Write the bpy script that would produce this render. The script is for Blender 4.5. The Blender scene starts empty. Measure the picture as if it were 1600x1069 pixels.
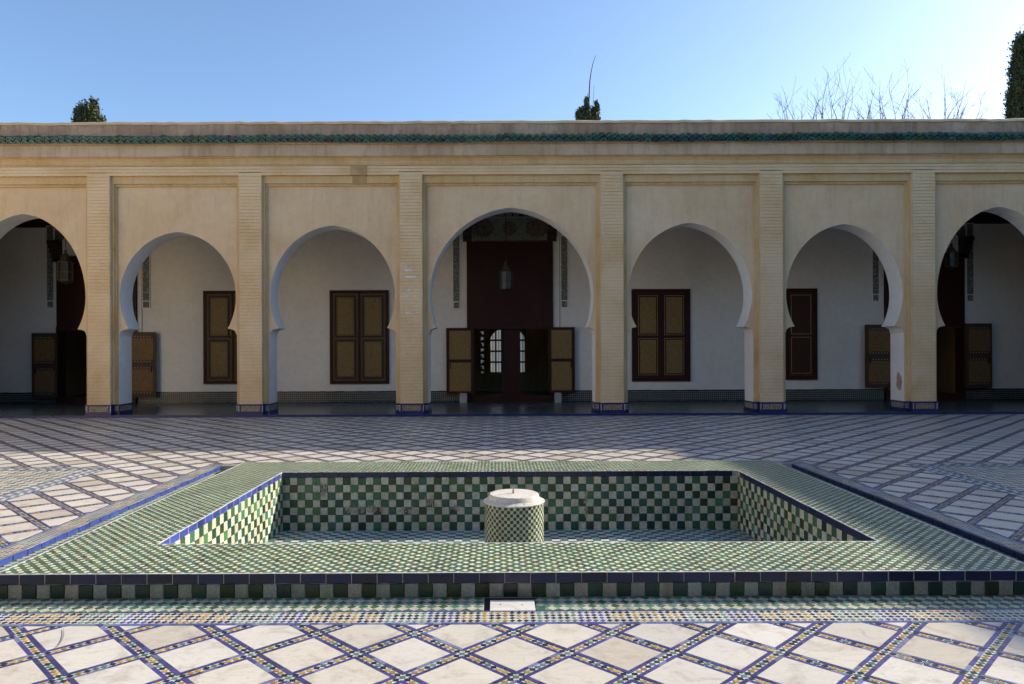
import bpy, math, random
from mathutils import Vector, Matrix

R = random.Random(7)
PI = math.pi
SC = bpy.context.scene
COL = SC.collection

# ------------------------------------------------------------------ camera, sky, sun, exposure
CAM_H = 1.74
cam_d = bpy.data.cameras.new('camera')
cam = bpy.data.objects.new('camera', cam_d)
COL.objects.link(cam)
cam_d.sensor_width = 36.0
cam_d.lens = 1120 / 1600 * 36.0
cam_d.shift_x = 24 / 1600
cam_d.shift_y = 10.5 / 1600
cam_d.clip_start = 0.05
cam_d.clip_end = 3000
cam.location = (0, 0, CAM_H)
cam.rotation_euler = (Matrix.Rotation(PI / 2, 4, 'X') @ Matrix.Rotation(math.radians(-0.235), 4, 'Z')).to_euler()
SC.camera = cam

TX, TY = 2.15, 0.83                      # sun: horizontal run per metre of height, to the right and away
SUN_EL = math.atan2(1.0, math.hypot(TX, TY))
SUN_AZ = math.atan2(TX, TY)
world = bpy.data.worlds.new('World')
SC.world = world
world.use_nodes = True
wn = world.node_tree
sky = wn.nodes.new('ShaderNodeTexSky')
sky.sky_type = 'NISHITA'
sky.sun_disc = False
sky.sun_elevation = SUN_EL
sky.sun_rotation = SUN_AZ
sky.altitude = 400
sky.air_density = 1.0
sky.dust_density = 1.8
sky.ozone_density = 3.6
bg = wn.nodes['Background']
bg.inputs['Strength'].default_value = 0.13
wn.links.new(sky.outputs[0], bg.inputs['Color'])

sun_d = bpy.data.lights.new('sun', 'SUN')
sun_d.energy = 4.8
sun_d.angle = math.radians(0.55)
sun_d.color = (1.0, 0.90, 0.75)
sun = bpy.data.objects.new('sun', sun_d)
COL.objects.link(sun)
sun.location = (30, 12, 15)
sun.rotation_euler = Vector((-TX, -TY, -1)).to_track_quat('-Z', 'Y').to_euler()

SC.view_settings.view_transform = 'Standard'
SC.view_settings.look = 'None'
SC.view_settings.gamma = 1.0
SC.view_settings.use_curve_mapping = False
SC.view_settings.exposure = 1.0
SC.render.engine = 'CYCLES'
SC.cycles.max_bounces = 8
SC.cycles.diffuse_bounces = 5
SC.cycles.use_denoising = True


# ------------------------------------------------------------------ materials
def lerp(a, b, t):
    return tuple(x + (y - x) * t for x, y in zip(a, b))


def new_mat(name):
    m = bpy.data.materials.new(name)
    m.use_nodes = True
    nt = m.node_tree
    return m, nt, nt.nodes['Principled BSDF']


def nd(nt, t, **kw):
    n = nt.nodes.new(t)
    for k, v in kw.items():
        setattr(n, k, v)
    return n


def pos(nt, scale=(1, 1, 1)):
    g = nd(nt, 'ShaderNodeNewGeometry')
    mp = nd(nt, 'ShaderNodeMapping')
    mp.inputs['Scale'].default_value = scale
    nt.links.new(g.outputs['Position'], mp.inputs['Vector'])
    return mp.outputs[0]


def noise(nt, vec, scale, detail=5, rough=0.6, dist=0.0):
    n = nd(nt, 'ShaderNodeTexNoise')
    n.inputs['Scale'].default_value = scale
    n.inputs['Detail'].default_value = detail
    n.inputs['Roughness'].default_value = rough
    n.inputs['Distortion'].default_value = dist
    nt.links.new(vec, n.inputs['Vector'])
    return n.outputs['Fac']


def ramp(nt, fac, stops):
    r = nd(nt, 'ShaderNodeValToRGB')
    el = r.color_ramp.elements
    while len(el) < len(stops):
        el.new(0.5)
    for e, (p, c) in zip(el, stops):
        e.position = p
        e.color = (*c, 1) if len(c) == 3 else c
    nt.links.new(fac, r.inputs[0])
    return r.outputs[0]


def mix(nt, a, b, fac, mode='MIX'):
    m = nd(nt, 'ShaderNodeMix', data_type='RGBA', blend_type=mode)
    for v, i in ((fac, 0), (a, 6), (b, 7)):
        if isinstance(v, (int, float)):
            m.inputs[i].default_value = v
        elif isinstance(v, tuple):
            m.inputs[i].default_value = (*v, 1)
        else:
            nt.links.new(v, m.inputs[i])
    return m.outputs[2]


def bump(nt, bsdf, h, strength=0.3, dist=0.01):
    b = nd(nt, 'ShaderNodeBump')
    b.inputs['Strength'].default_value = strength
    b.inputs['Distance'].default_value = dist
    nt.links.new(h, b.inputs['Height'])
    nt.links.new(b.outputs[0], bsdf.inputs['Normal'])


def g3(v):
    return (v, v, v)


def mat_glaze(name, rough=0.3, mott=0.35, bumps=0.25, dirt=0.0):
    """glazed or honed pieces: the colour of each piece comes from its 'tint' attribute"""
    m, nt, b = new_mat(name)
    a = nd(nt, 'ShaderNodeAttribute', attribute_name='tint')
    n1 = noise(nt, pos(nt), 45, 3, 0.6)
    n2 = noise(nt, pos(nt), 2.2, 4, 0.6)
    c = mix(nt, a.outputs['Color'], ramp(nt, n1, [(0.25, g3(1 - mott)), (0.75, g3(1 + mott * 0.4))]), 1.0, 'MULTIPLY')
    c = mix(nt, c, ramp(nt, n2, [(0.3, g3(0.82)), (0.7, g3(1.06))]), 1.0, 'MULTIPLY')
    if dirt:
        n3 = noise(nt, pos(nt, (7, 7, 1.6)), 1.0, 6, 0.7)
        c = mix(nt, c, ramp(nt, n3, [(0.33, (0.62, 0.57, 0.48)), (0.5, (1, 1, 1))]), dirt, 'MULTIPLY')
    nt.links.new(c, b.inputs['Base Color'])
    r = nd(nt, 'ShaderNodeMapRange')
    r.inputs['To Min'].default_value = rough * 0.7
    r.inputs['To Max'].default_value = min(1, rough * 1.5)
    nt.links.new(n2, r.inputs[0])
    nt.links.new(r.outputs[0], b.inputs['Roughness'])
    bump(nt, b, noise(nt, pos(nt), 25, 3, 0.5), bumps, 0.004)
    return m


def mat_marble():
    m, nt, b = new_mat('white_marble')
    a = nd(nt, 'ShaderNodeAttribute', attribute_name='tint')
    p = pos(nt)
    n1 = noise(nt, p, 5.5, 8, 0.68, 1.2)
    n2 = noise(nt, pos(nt, (1, 3.0, 1)), 3.0, 6, 0.6, 2.0)
    n3 = noise(nt, p, 0.8, 3, 0.5)
    c = mix(nt, a.outputs['Color'], ramp(nt, n1, [(0.28, (0.72, 0.66, 0.6)), (0.5, (1, 1, 1)), (0.75, (1.02, 1.0, 0.96))]), 1.0, 'MULTIPLY')
    vein = ramp(nt, n2, [(0.47, (1, 1, 1)), (0.5, (0.8, 0.77, 0.74)), (0.53, (1, 1, 1))])
    c = mix(nt, c, vein, 0.6, 'MULTIPLY')
    c = mix(nt, c, ramp(nt, n3, [(0.3, (0.88, 0.86, 0.84)), (0.65, (1, 1, 1))]), 1.0, 'MULTIPLY')
    spots = ramp(nt, noise(nt, p, 38, 2, 0.5), [(0.24, (0.55, 0.48, 0.42)), (0.3, (1, 1, 1))])
    c = mix(nt, c, spots, 0.7, 'MULTIPLY')
    nt.links.new(c, b.inputs['Base Color'])
    b.inputs['Roughness'].default_value = 0.42
    bump(nt, b, n1, 0.12, 0.004)
    return m


def mat_plaster(name, base, dark, light, streak=0.0, bumps=0.3, scale=1.0, stain=None, mott=0.93):
    m, nt, b = new_mat(name)
    p = pos(nt)
    n1 = noise(nt, p, 0.55 * scale, 4, 0.55, 0.3)
    n2 = noise(nt, p, 7 * scale, 6, 0.65)
    c = ramp(nt, n1, [(0.3, dark), (0.5, base), (0.72, light)])
    c = mix(nt, c, ramp(nt, n2, [(0.3, g3(mott)), (0.6, g3(1.02))]), 1.0, 'MULTIPLY')
    if streak:
        s = noise(nt, pos(nt, (6, 6, 0.8)), 1.0, 6, 0.75, 0.3)
        c = mix(nt, c, ramp(nt, s, [(0.36, (0.42, 0.34, 0.28)), (0.52, (1, 1, 1)), (0.75, (1.1, 1.06, 1.0))]), streak, 'MULTIPLY')
    if stain:
        s = noise(nt, pos(nt, (1.3, 1.3, 0.35)), 1.2, 5, 0.6)
        c = mix(nt, c, stain, ramp(nt, s, [(0.52, g3(0)), (0.7, g3(0.75))]))
    sp = noise(nt, p, 30 * scale, 2, 0.5)
    c = mix(nt, c, ramp(nt, sp, [(0.2, g3(0.7)), (0.27, g3(1))]), 0.45, 'MULTIPLY')
    nt.links.new(c, b.inputs['Base Color'])
    b.inputs['Roughness'].default_value = 0.9
    b.inputs['Specular IOR Level'].default_value = 0.2
    bump(nt, b, noise(nt, p, 14 * scale, 8, 0.7), bumps, 0.02)
    return m


def mat_wood(name, a, bcol, scale=6, rough=0.5, carve=0.0, gold=None):
    m, nt, b = new_mat(name)
    n = noise(nt, pos(nt, (14, 14, 1.0)), scale, 5, 0.6, 0.5)
    c = ramp(nt, n, [(0.3, a), (0.7, bcol)])
    if carve:
        v = nd(nt, 'ShaderNodeTexVoronoi')
        v.inputs['Scale'].default_value = carve
        nt.links.new(pos(nt), v.inputs['Vector'])
        c = mix(nt, c, gold, ramp(nt, v.outputs['Distance'], [(0.25, g3(0.0)), (0.45, g3(0.85))]))
        bump(nt, b, v.outputs['Distance'], 0.5, 0.01)
    nt.links.new(c, b.inputs['Base Color'])
    b.inputs['Roughness'].default_value = rough
    b.inputs['Specular IOR Level'].default_value = 0.2
    return m


def mat_flat(name, col, rough=0.6, metal=0.0, var=0.2, scale=8):
    m, nt, b = new_mat(name)
    n = noise(nt, pos(nt), scale, 5, 0.6)
    c = ramp(nt, n, [(0.3, tuple(x * (1 - var) for x in col)), (0.7, tuple(min(1, x * (1 + var * 0.6)) for x in col))])
    nt.links.new(c, b.inputs['Base Color'])
    b.inputs['Roughness'].default_value = rough
    b.inputs['Metallic'].default_value = metal
    return m


def mat_mosaic(name, cells, light, dark, accent, joint=(0.3, 0.3, 0.28), rot=0.0, rough=0.4, plane='XY'):
    """fine zellige too small to pick apart: chequer of little squares with accents"""
    m, nt, b = new_mat(name)
    g = nd(nt, 'ShaderNodeNewGeometry')
    mp = nd(nt, 'ShaderNodeMapping')
    mp.inputs['Scale'].default_value = (cells, cells, cells)
    if plane == 'XY':
        mp.inputs['Rotation'].default_value = (0, 0, rot)
    else:
        mp.inputs['Rotation'].default_value = (PI / 2, 0, 0)
    nt.links.new(g.outputs['Position'], mp.inputs['Vector'])
    sx = nd(nt, 'ShaderNodeSeparateXYZ')
    nt.links.new(mp.outputs[0], sx.inputs[0])
    cb = nd(nt, 'ShaderNodeCombineXYZ')
    nt.links.new(sx.outputs[0], cb.inputs[0])
    nt.links.new(sx.outputs[1], cb.inputs[1])
    cb.inputs[2].default_value = 0.5
    ch = nd(nt, 'ShaderNodeTexChecker')
    ch.inputs['Scale'].default_value = 1.0
    nt.links.new(cb.outputs[0], ch.inputs['Vector'])
    fl = nd(nt, 'ShaderNodeVectorMath', operation='FLOOR')
    nt.links.new(cb.outputs[0], fl.inputs[0])
    wnz = nd(nt, 'ShaderNodeTexWhiteNoise')
    nt.links.new(fl.outputs[0], wnz.inputs['Vector'])
    acc = ramp(nt, wnz.outputs['Value'], [(0.0, dark), (0.55, dark), (0.56, accent), (1.0, accent)])
    c = mix(nt, acc, light, ch.outputs['Fac'])
    c = mix(nt, c, ramp(nt, wnz.outputs['Value'], [(0, g3(0.75)), (1, g3(1.1))]), 1.0, 'MULTIPLY')
    nt.links.new(c, b.inputs['Base Color'])
    b.inputs['Roughness'].default_value = rough
    return m


M = {}
M['glaze'] = mat_glaze('glazed_tile', 0.28, 0.4, 0.4, 0.75)
M['mosaic'] = mat_glaze('zellige_mosaic', 0.38, 0.35, 0.25, 0.4)
M['marble'] = mat_marble()
M['grout'] = mat_flat('grout', (0.42, 0.40, 0.35), 0.85, var=0.3, scale=20)
M['floorgrout'] = mat_flat('floor_grout', (0.5, 0.47, 0.42), 0.8, var=0.25, scale=14)
M['ochre'] = mat_plaster('ochre_plaster', (0.63, 0.475, 0.295), (0.57, 0.41, 0.24), (0.66, 0.52, 0.345), streak=.16)
M['ochre_deep'] = mat_plaster('deep_ochre_plaster', (0.57, 0.41, 0.215), (0.50, 0.335, 0.14), (0.60, 0.455, 0.27), scale=1.6, streak=.2)
M['cornice'] = mat_plaster('cornice_plaster', (0.48, 0.37, 0.255), (0.38, 0.29, 0.19), (0.53, 0.43, 0.315), streak=0.35, scale=1.3)
M['parapet'] = mat_plaster('weathered_parapet', (0.40, 0.29, 0.205), (0.31, 0.22, 0.15), (0.48, 0.38, 0.285), streak=0.55, scale=1.6, stain=(0.25, 0.17, 0.12), mott=0.8)
M['brick'] = mat_plaster('painted_brick', (0.67, 0.505, 0.30), (0.61, 0.43, 0.23), (0.71, 0.56, 0.365), scale=2.0, bumps=0.5)
M['mortar'] = mat_plaster('mortar', (0.58, 0.45, 0.285), (0.51, 0.385, 0.23), (0.63, 0.51, 0.345), scale=2.0)
M['wingwall'] = mat_plaster('cream_plaster', (0.78, 0.66, 0.49), (0.70, 0.58, 0.42), (0.80, 0.70, 0.54))
M['white'] = mat_plaster('white_limewash', (0.80, 0.75, 0.67), (0.75, 0.695, 0.61), (0.82, 0.78, 0.715), bumps=0.15)
M['jamb'] = mat_plaster('white_jamb', (0.74, 0.73, 0.70), (0.68, 0.66, 0.62), (0.78, 0.77, 0.75), bumps=0.25)
M['chip'] = mat_plaster('flaked_paint', (0.66, 0.58, 0.47), (0.50, 0.40, 0.27), (0.74, 0.69, 0.62), scale=9)
M['patch'] = mat_plaster('brown_repair', (0.43, 0.30, 0.15), (0.35, 0.23, 0.10), (0.50, 0.37, 0.22), scale=5)
M['cablegrey'] = mat_flat('painted_cable', (0.25, 0.24, 0.22), 0.7)
M['bare'] = mat_flat('bare_render', (0.42, 0.28, 0.2), 0.9)
M['darkwood'] = mat_wood('dark_red_wood', (0.030, 0.008, 0.0055), (0.052, 0.013, 0.008))
M['brownwood'] = mat_wood('brown_wood', (0.060, 0.030, 0.016), (0.11, 0.06, 0.03))
M['goldwood'] = mat_wood('golden_wood', (0.12, 0.068, 0.026), (0.19, 0.112, 0.042), carve=16, gold=(0.12, 0.07, 0.025))
M['goldpanel'] = mat_wood('gilded_panel', (0.15, 0.09, 0.034), (0.20, 0.125, 0.046), carve=20, gold=(0.27, 0.175, 0.062))
M['carved'] = mat_wood('carved_panel', (0.13, 0.065, 0.025), (0.19, 0.10, 0.04), carve=14, gold=(0.22, 0.13, 0.05), rough=0.6)
M['redpanel'] = mat_wood('red_brown_panel', (0.045, 0.016, 0.011), (0.07, 0.026, 0.016))
M['gilt'] = mat_flat('gilt_line', (0.32, 0.21, 0.07), 0.5)
M['ceiling'] = mat_wood('ceiling_wood', (0.03, 0.02, 0.014), (0.06, 0.04, 0.026))
M['greenpaint'] = mat_wood('painted_green_frieze', (0.075, 0.10, 0.08), (0.12, 0.15, 0.12), carve=9, gold=(0.17, 0.17, 0.13))
M['roundel'] = mat_wood('painted_roundel', (0.03, 0.02, 0.016), (0.05, 0.035, 0.025), carve=12, gold=(0.12, 0.10, 0.07))
M['lattice'] = mat_wood('grey_carved_wood', (0.16, 0.165, 0.155), (0.26, 0.26, 0.24))
M['groove'] = mat_flat('dark_groove', (0.010, 0.007, 0.006), 0.7)
M['rooftile'] = mat_glaze('green_roof_glaze', 0.38, 0.5, 0.5)
M['foliage'] = mat_glaze('foliage', 0.7, 0.3, 0.0)
M['bark'] = mat_flat('bark', (0.10, 0.07, 0.05), 0.9, var=0.4)
M['twig'] = mat_flat('dry_twig', (0.11, 0.075, 0.06), 0.9, var=0.3)
M['straw'] = mat_flat('straw', (0.55, 0.45, 0.28), 0.9, var=0.3)
M['iron'] = mat_flat('dark_iron', (0.025, 0.022, 0.02), 0.5, metal=0.6)
M['brass'] = mat_flat('aged_brass', (0.07, 0.05, 0.025), 0.6, metal=0.3)
M['pipe'] = mat_flat('pipe_metal', (0.35, 0.30, 0.22), 0.4, metal=0.8)
M['earth'] = mat_flat('earth', (0.16, 0.12, 0.08), 0.95, var=0.4, scale=1.5)
M['hole'] = mat_flat('drain_hole', (0.01, 0.01, 0.01), 0.9)
M['cap'] = mat_plaster('worn_white_marble', (0.62, 0.585, 0.52), (0.50, 0.46, 0.40), (0.68, 0.65, 0.59), bumps=0.5, scale=5, mott=.8)
M['gallery'] = mat_mosaic('gallery_floor_mosaic', 14, (0.13, 0.15, 0.13), (0.05, 0.075, 0.065), (0.06, 0.07, 0.09), rot=PI / 4, rough=0.25)
M['rug'] = mat_mosaic('fine_floor_mosaic', 11, (0.52, 0.50, 0.44), (0.13, 0.14, 0.14), (0.24, 0.22, 0.16), rot=PI / 4)
M['rugedge'] = mat_mosaic('border_mosaic', 13, (0.58, 0.57, 0.5), (0.15, 0.25, 0.2), (0.10, 0.12, 0.22), rot=0)
M['stucco'] = mat_wood('carved_stucco', (0.30, 0.295, 0.265), (0.38, 0.37, 0.335), carve=14, gold=(0.12, 0.125, 0.11), rough=0.9)

gm, gnt, gb = new_mat('frosted_glass')
gb.inputs['Base Color'].default_value = (0.8, 0.8, 0.76, 1)
gb.inputs['Roughness'].default_value = 0.25
tr = nd(gnt, 'ShaderNodeBsdfTranslucent')
tr.inputs['Color'].default_value = (0.85, 0.85, 0.8, 1)
ms = nd(gnt, 'ShaderNodeMixShader')
ms.inputs[0].default_value = 0.7
gnt.links.new(gb.outputs[0], ms.inputs[1])
gnt.links.new(tr.outputs[0], ms.inputs[2])
gnt.links.new(ms.outputs[0], gnt.nodes['Material Output'].inputs[0])
M['glass'] = gm
M['smoked'] = mat_flat('smoked_glass', (0.03, 0.025, 0.016), 0.25)
M['paleglass'] = mat_flat('pale_glass', (0.05, 0.056, 0.06), 0.35, var=0.7, scale=14)


# ------------------------------------------------------------------ mesh builder and objects
class MB:
    def __init__(s):
        s.v, s.f, s.m, s.c = [], [], [], []

    def face(s, pts, mi=0, col=(1, 1, 1)):
        n = len(s.v)
        s.v.extend(pts)
        s.f.append(tuple(range(n, n + len(pts))))
        s.m.append(mi)
        s.c.append(col)

    def box(s, x0, x1, y0, y1, z0, z1, mi=0, col=(1, 1, 1), skip=''):
        p = lambda x, y, z: (x, y, z)
        F = {'b': [(x0, y0, z0), (x0, y1, z0), (x1, y1, z0), (x1, y0, z0)],
             't': [(x0, y0, z1), (x1, y0, z1), (x1, y1, z1), (x0, y1, z1)],
             'f': [(x0, y0, z0), (x1, y0, z0), (x1, y0, z1), (x0, y0, z1)],
             'k': [(x1, y1, z0), (x0, y1, z0), (x0, y1, z1), (x1, y1, z1)],
             'l': [(x0, y1, z0), (x0, y0, z0), (x0, y0, z1), (x0, y1, z1)],
             'r': [(x1, y0, z0), (x1, y1, z0), (x1, y1, z1), (x1, y0, z1)]}
        for k, q in F.items():
            if k not in skip:
                s.face(q, mi, col)
        return s

    def prism(s, poly, z0, z1, mi=0, col=(1, 1, 1), sides=True):
        """poly: counter-clockwise xy outline"""
        s.face([(x, y, z1) for x, y in poly], mi, col)
        if sides:
            n = len(poly)
            for i in range(n):
                a, b = poly[i], poly[(i + 1) % n]
                s.face([(a[0], a[1], z0), (b[0], b[1], z0), (b[0], b[1], z1), (a[0], a[1], z1)], mi, col)
        return s

    def lathe(s, prof, cx, cy, n=24, mi=0, col=(1, 1, 1), cap=True):
        rings = []
        for r, z in prof:
            rings.append([(cx + r * math.cos(2 * PI * k / n), cy + r * math.sin(2 * PI * k / n), z) for k in range(n)])
        for a, b in zip(rings, rings[1:]):
            for k in range(n):
                s.face([a[k], a[(k + 1) % n], b[(k + 1) % n], b[k]], mi, col)
        if cap:
            s.face(rings[-1], mi, col)
        return s

    def tube(s, pts, rads, n=6, mi=0, col=(1, 1, 1)):
        rings = []
        P = [Vector(p) for p in pts]
        for i, p in enumerate(P):
            d = (P[min(i + 1, len(P) - 1)] - P[max(i - 1, 0)]).normalized()
            u = d.cross(Vector((0, 1, 0.13))).normalized()
            w = d.cross(u)
            rings.append([tuple(p + (u * math.cos(2 * PI * k / n) + w * math.sin(2 * PI * k / n)) * rads[i]) for k in range(n)])
        for a, b in zip(rings, rings[1:]):
            for k in range(n):
                s.face([a[k], a[(k + 1) % n], b[(k + 1) % n], b[k]], mi, col)
        s.face(rings[-1], mi, col)
        return s

    def mesh(s, name, mats):
        me = bpy.data.meshes.new(name)
        me.from_pydata(s.v, [], s.f)
        for m in (mats if isinstance(mats, (list, tuple)) else [mats]):
            me.materials.append(M[m])
        me.polygons.foreach_set('material_index', s.m)
        at = me.attributes.new('tint', 'FLOAT_COLOR', 'FACE')
        flat = []
        for c in s.c:
            flat += (c[0], c[1], c[2], 1.0)
        at.data.foreach_set('color', flat)
        me.update()
        return me

    def build(s, name, mats, parent=None, kind=None):
        return link(name, s.mesh(name, mats), parent, kind)


def link(name, data, parent=None, kind=None, loc=None):
    o = bpy.data.objects.new(name, data)
    COL.objects.link(o)
    if parent is not None:
        o.parent = parent
        o.matrix_parent_inverse = Matrix.Translation(parent['origin']).inverted() if 'origin' in parent else Matrix()
    if loc is not None:
        o.location = loc
    if kind:
        o['kind'] = kind
    return o


def thing(name, label, cat, loc=(0, 0, 0), group=None):
    """Empty at the base of a thing; its parts are given in world coordinates"""
    o = bpy.data.objects.new(name, None)
    COL.objects.link(o)
    o.location = loc
    o.empty_display_size = 0.2
    ORG[o.name] = Vector(loc)
    return tag(o, label, cat, group)


def tag(o, label, cat, group=None):
    o['label'] = label
    o['category'] = cat
    if group:
        o['group'] = group
    return o


ORG = {}
_link = link


def link(name, data, parent=None, kind=None, loc=None):
    o = bpy.data.objects.new(name, data)
    COL.objects.link(o)
    if parent is not None:
        o.parent = parent
        if parent.name in ORG:
            o.matrix_parent_inverse = Matrix.Translation(ORG[parent.name]).inverted()
    if loc is not None:
        o.location = loc
    if kind:
        o['kind'] = kind
    return o


def bevel(o, w=0.004, seg=2):
    b = o.modifiers.new('bevel', 'BEVEL')
    b.width = w
    b.segments = seg
    b.limit_method = 'ANGLE'
    return o


# ------------------------------------------------------------------ polygon clipping (floor pieces)
def clip_half(poly, ax, val, keep_less):
    out = []
    n = len(poly)
    for i in range(n):
        a, b = poly[i], poly[(i + 1) % n]
        ia = (a[ax] <= val) if keep_less else (a[ax] >= val)
        ib = (b[ax] <= val) if keep_less else (b[ax] >= val)
        if ia:
            out.append(a)
        if ia != ib:
            t = (val - a[ax]) / (b[ax] - a[ax])
            out.append((a[0] + (b[0] - a[0]) * t, a[1] + (b[1] - a[1]) * t))
    return out if len(out) > 2 else []


def area(p):
    return 0.5 * sum(p[i][0] * p[(i + 1) % len(p)][1] - p[(i + 1) % len(p)][0] * p[i][1] for i in range(len(p)))


def clip_in(poly, r):
    for ax, v, less in ((0, r[0], False), (0, r[1], True), (1, r[2], False), (1, r[3], True)):
        if not poly:
            return []
        poly = clip_half(poly, ax, v, less)
    return poly


def minus_rect(poly, r):
    xs = [p[0] for p in poly]
    ys = [p[1] for p in poly]
    if max(xs) <= r[0] or min(xs) >= r[1] or max(ys) <= r[2] or min(ys) >= r[3]:
        return [poly]
    if min(xs) >= r[0] and max(xs) <= r[1] and min(ys) >= r[2] and max(ys) <= r[3]:
        return []
    out = []
    rest = poly
    for ax, v, less in ((1, r[2], True), (1, r[3], False), (0, r[0], True), (0, r[1], False)):
        if not rest:
            break
        part = clip_half(rest, ax, v, less)
        if part and area(part) > 1e-6:
            out.append(part)
        rest = clip_half(rest, ax, v, not less)
    return out


def jit(c, a=0.12):
    k = 1 + R.uniform(-a, a)
    return tuple(max(0.0, x * k * (1 + R.uniform(-a, a) * 0.4)) for x in c)


GREENS = [(0.055, 0.145, 0.055), (0.045, 0.155, 0.075), (0.09, 0.16, 0.05), (0.035, 0.11, 0.06), (0.05, 0.16, 0.11), (0.10, 0.13, 0.045)]
COPGREENS = [(0.105, 0.165, 0.07), (0.085, 0.165, 0.085), (0.135, 0.175, 0.06), (0.07, 0.14, 0.085), (0.095, 0.175, 0.12), (0.14, 0.15, 0.06), (0.06, 0.10, 0.045)]
DKGREENS = [(0.022, 0.075, 0.03), (0.018, 0.07, 0.04), (0.035, 0.07, 0.022), (0.012, 0.045, 0.03), (0.02, 0.08, 0.055), (0.04, 0.06, 0.02)]
CREAMS = [(0.54, 0.53, 0.42), (0.56, 0.54, 0.44), (0.49, 0.49, 0.40), (0.54, 0.49, 0.37), (0.50, 0.46, 0.37)]
BLUE = (0.035, 0.045, 0.22)


def green():
    return jit(R.choice(COPGREENS), 0.25)


def cream():
    return jit(R.choice(CREAMS), 0.08)


def pale():
    return jit(R.choice([(0.70, 0.72, 0.58), (0.72, 0.71, 0.60), (0.68, 0.71, 0.56)]), 0.07)


# ------------------------------------------------------------------ ground and courtyard floor
AX = 0.17                                        # the axis of the fountain
IN = (-2.83, 3.17, 5.98, 9.44)                   # basin opening
OUT = (-3.64, 3.93, 5.18, 10.30)                 # coping outline
GUT = (-4.14, 4.42, 4.765, 10.72)                # outer side of the gutter
FB = (GUT[0] - 0.24, GUT[1] + 0.24, GUT[2] - 0.24, GUT[3] + 0.24)   # with its mosaic border
RUG_L = (-16.1, -5.70, 4.9, 10.68)
RUG_R = (6.04, 16.4, 4.9, 10.64)
STEP_Y = 18.56                                   # foot of the gallery
COP_Z, GUT_Z, BAS_Z = 0.122, -0.058, -0.637


def bas(y):
    """the basin floor falls gently towards the far side"""
    return BAS_Z + (IN[3] - y) * 0.042


def holed(mb, outer, hole, z, mi=0, col=(1, 1, 1)):
    x0, x1, y0, y1 = outer
    a0, a1, b0, b1 = hole
    for r in ((x0, x1, y0, b0), (x0, x1, b1, y1), (x0, a0, b0, b1), (a1, x1, b0, b1)):
        mb.face([(r[0], r[2], z), (r[1], r[2], z), (r[1], r[3], z), (r[0], r[3], z)], mi, col)


g = MB()
holed(g, (-1500, 1500, -1500, 1500), GUT, -0.075)
g.build('ground', 'earth', None, 'structure')
court = thing('courtyard_floor', 'x', 'x')
for k in ('label', 'category'):
    del court[k]
court['kind'] = 'structure'
g = MB()
holed(g, (-16.18, 19.36, -7.5, 18.6), GUT, -0.012, 0)
g.build('floor_bed', 'floorgrout', court)

AXN, AZN, HX, HZ = 0.098, 4.389, 0.302, 0.2935
EXCL = (FB, RUG_L, RUG_R)
Y_MIN, Y_MAX = 1.6, 18.40
WHITE_P = (0.60, 0.58, 0.53)
KEY = {'K': (0.022, 0.020, 0.026), 'Y': (0.42, 0.27, 0.05), 'G': (0.10, 0.20, 0.15)}
SEQ = 'GKYYKGKYYK'


def in_view(x, y):
    return abs(x - 0.2) < 0.76 * max(y, 0) + 1.6


def pieces_of(poly):
    ps = [poly]
    for r in EXCL:
        ps = [q for p in ps for q in minus_rect(p, r)]
    res = []
    for p in ps:
        p = clip_in(p, (-16.1, 19.2, Y_MIN, Y_MAX))
        if p and area(p) > 1e-6:
            res.append(p)
    return res


slabs = []
strips = MB()
imax = int(17 / HX)
j0 = int((Y_MIN - AZN) / HZ) - 1
j1 = int((Y_MAX - AZN) / HZ) + 2


def rh(cx, cy, s):
    return [(cx - HX * s, cy), (cx, cy - HZ * s), (cx + HX * s, cy), (cx, cy + HZ * s)]


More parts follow.
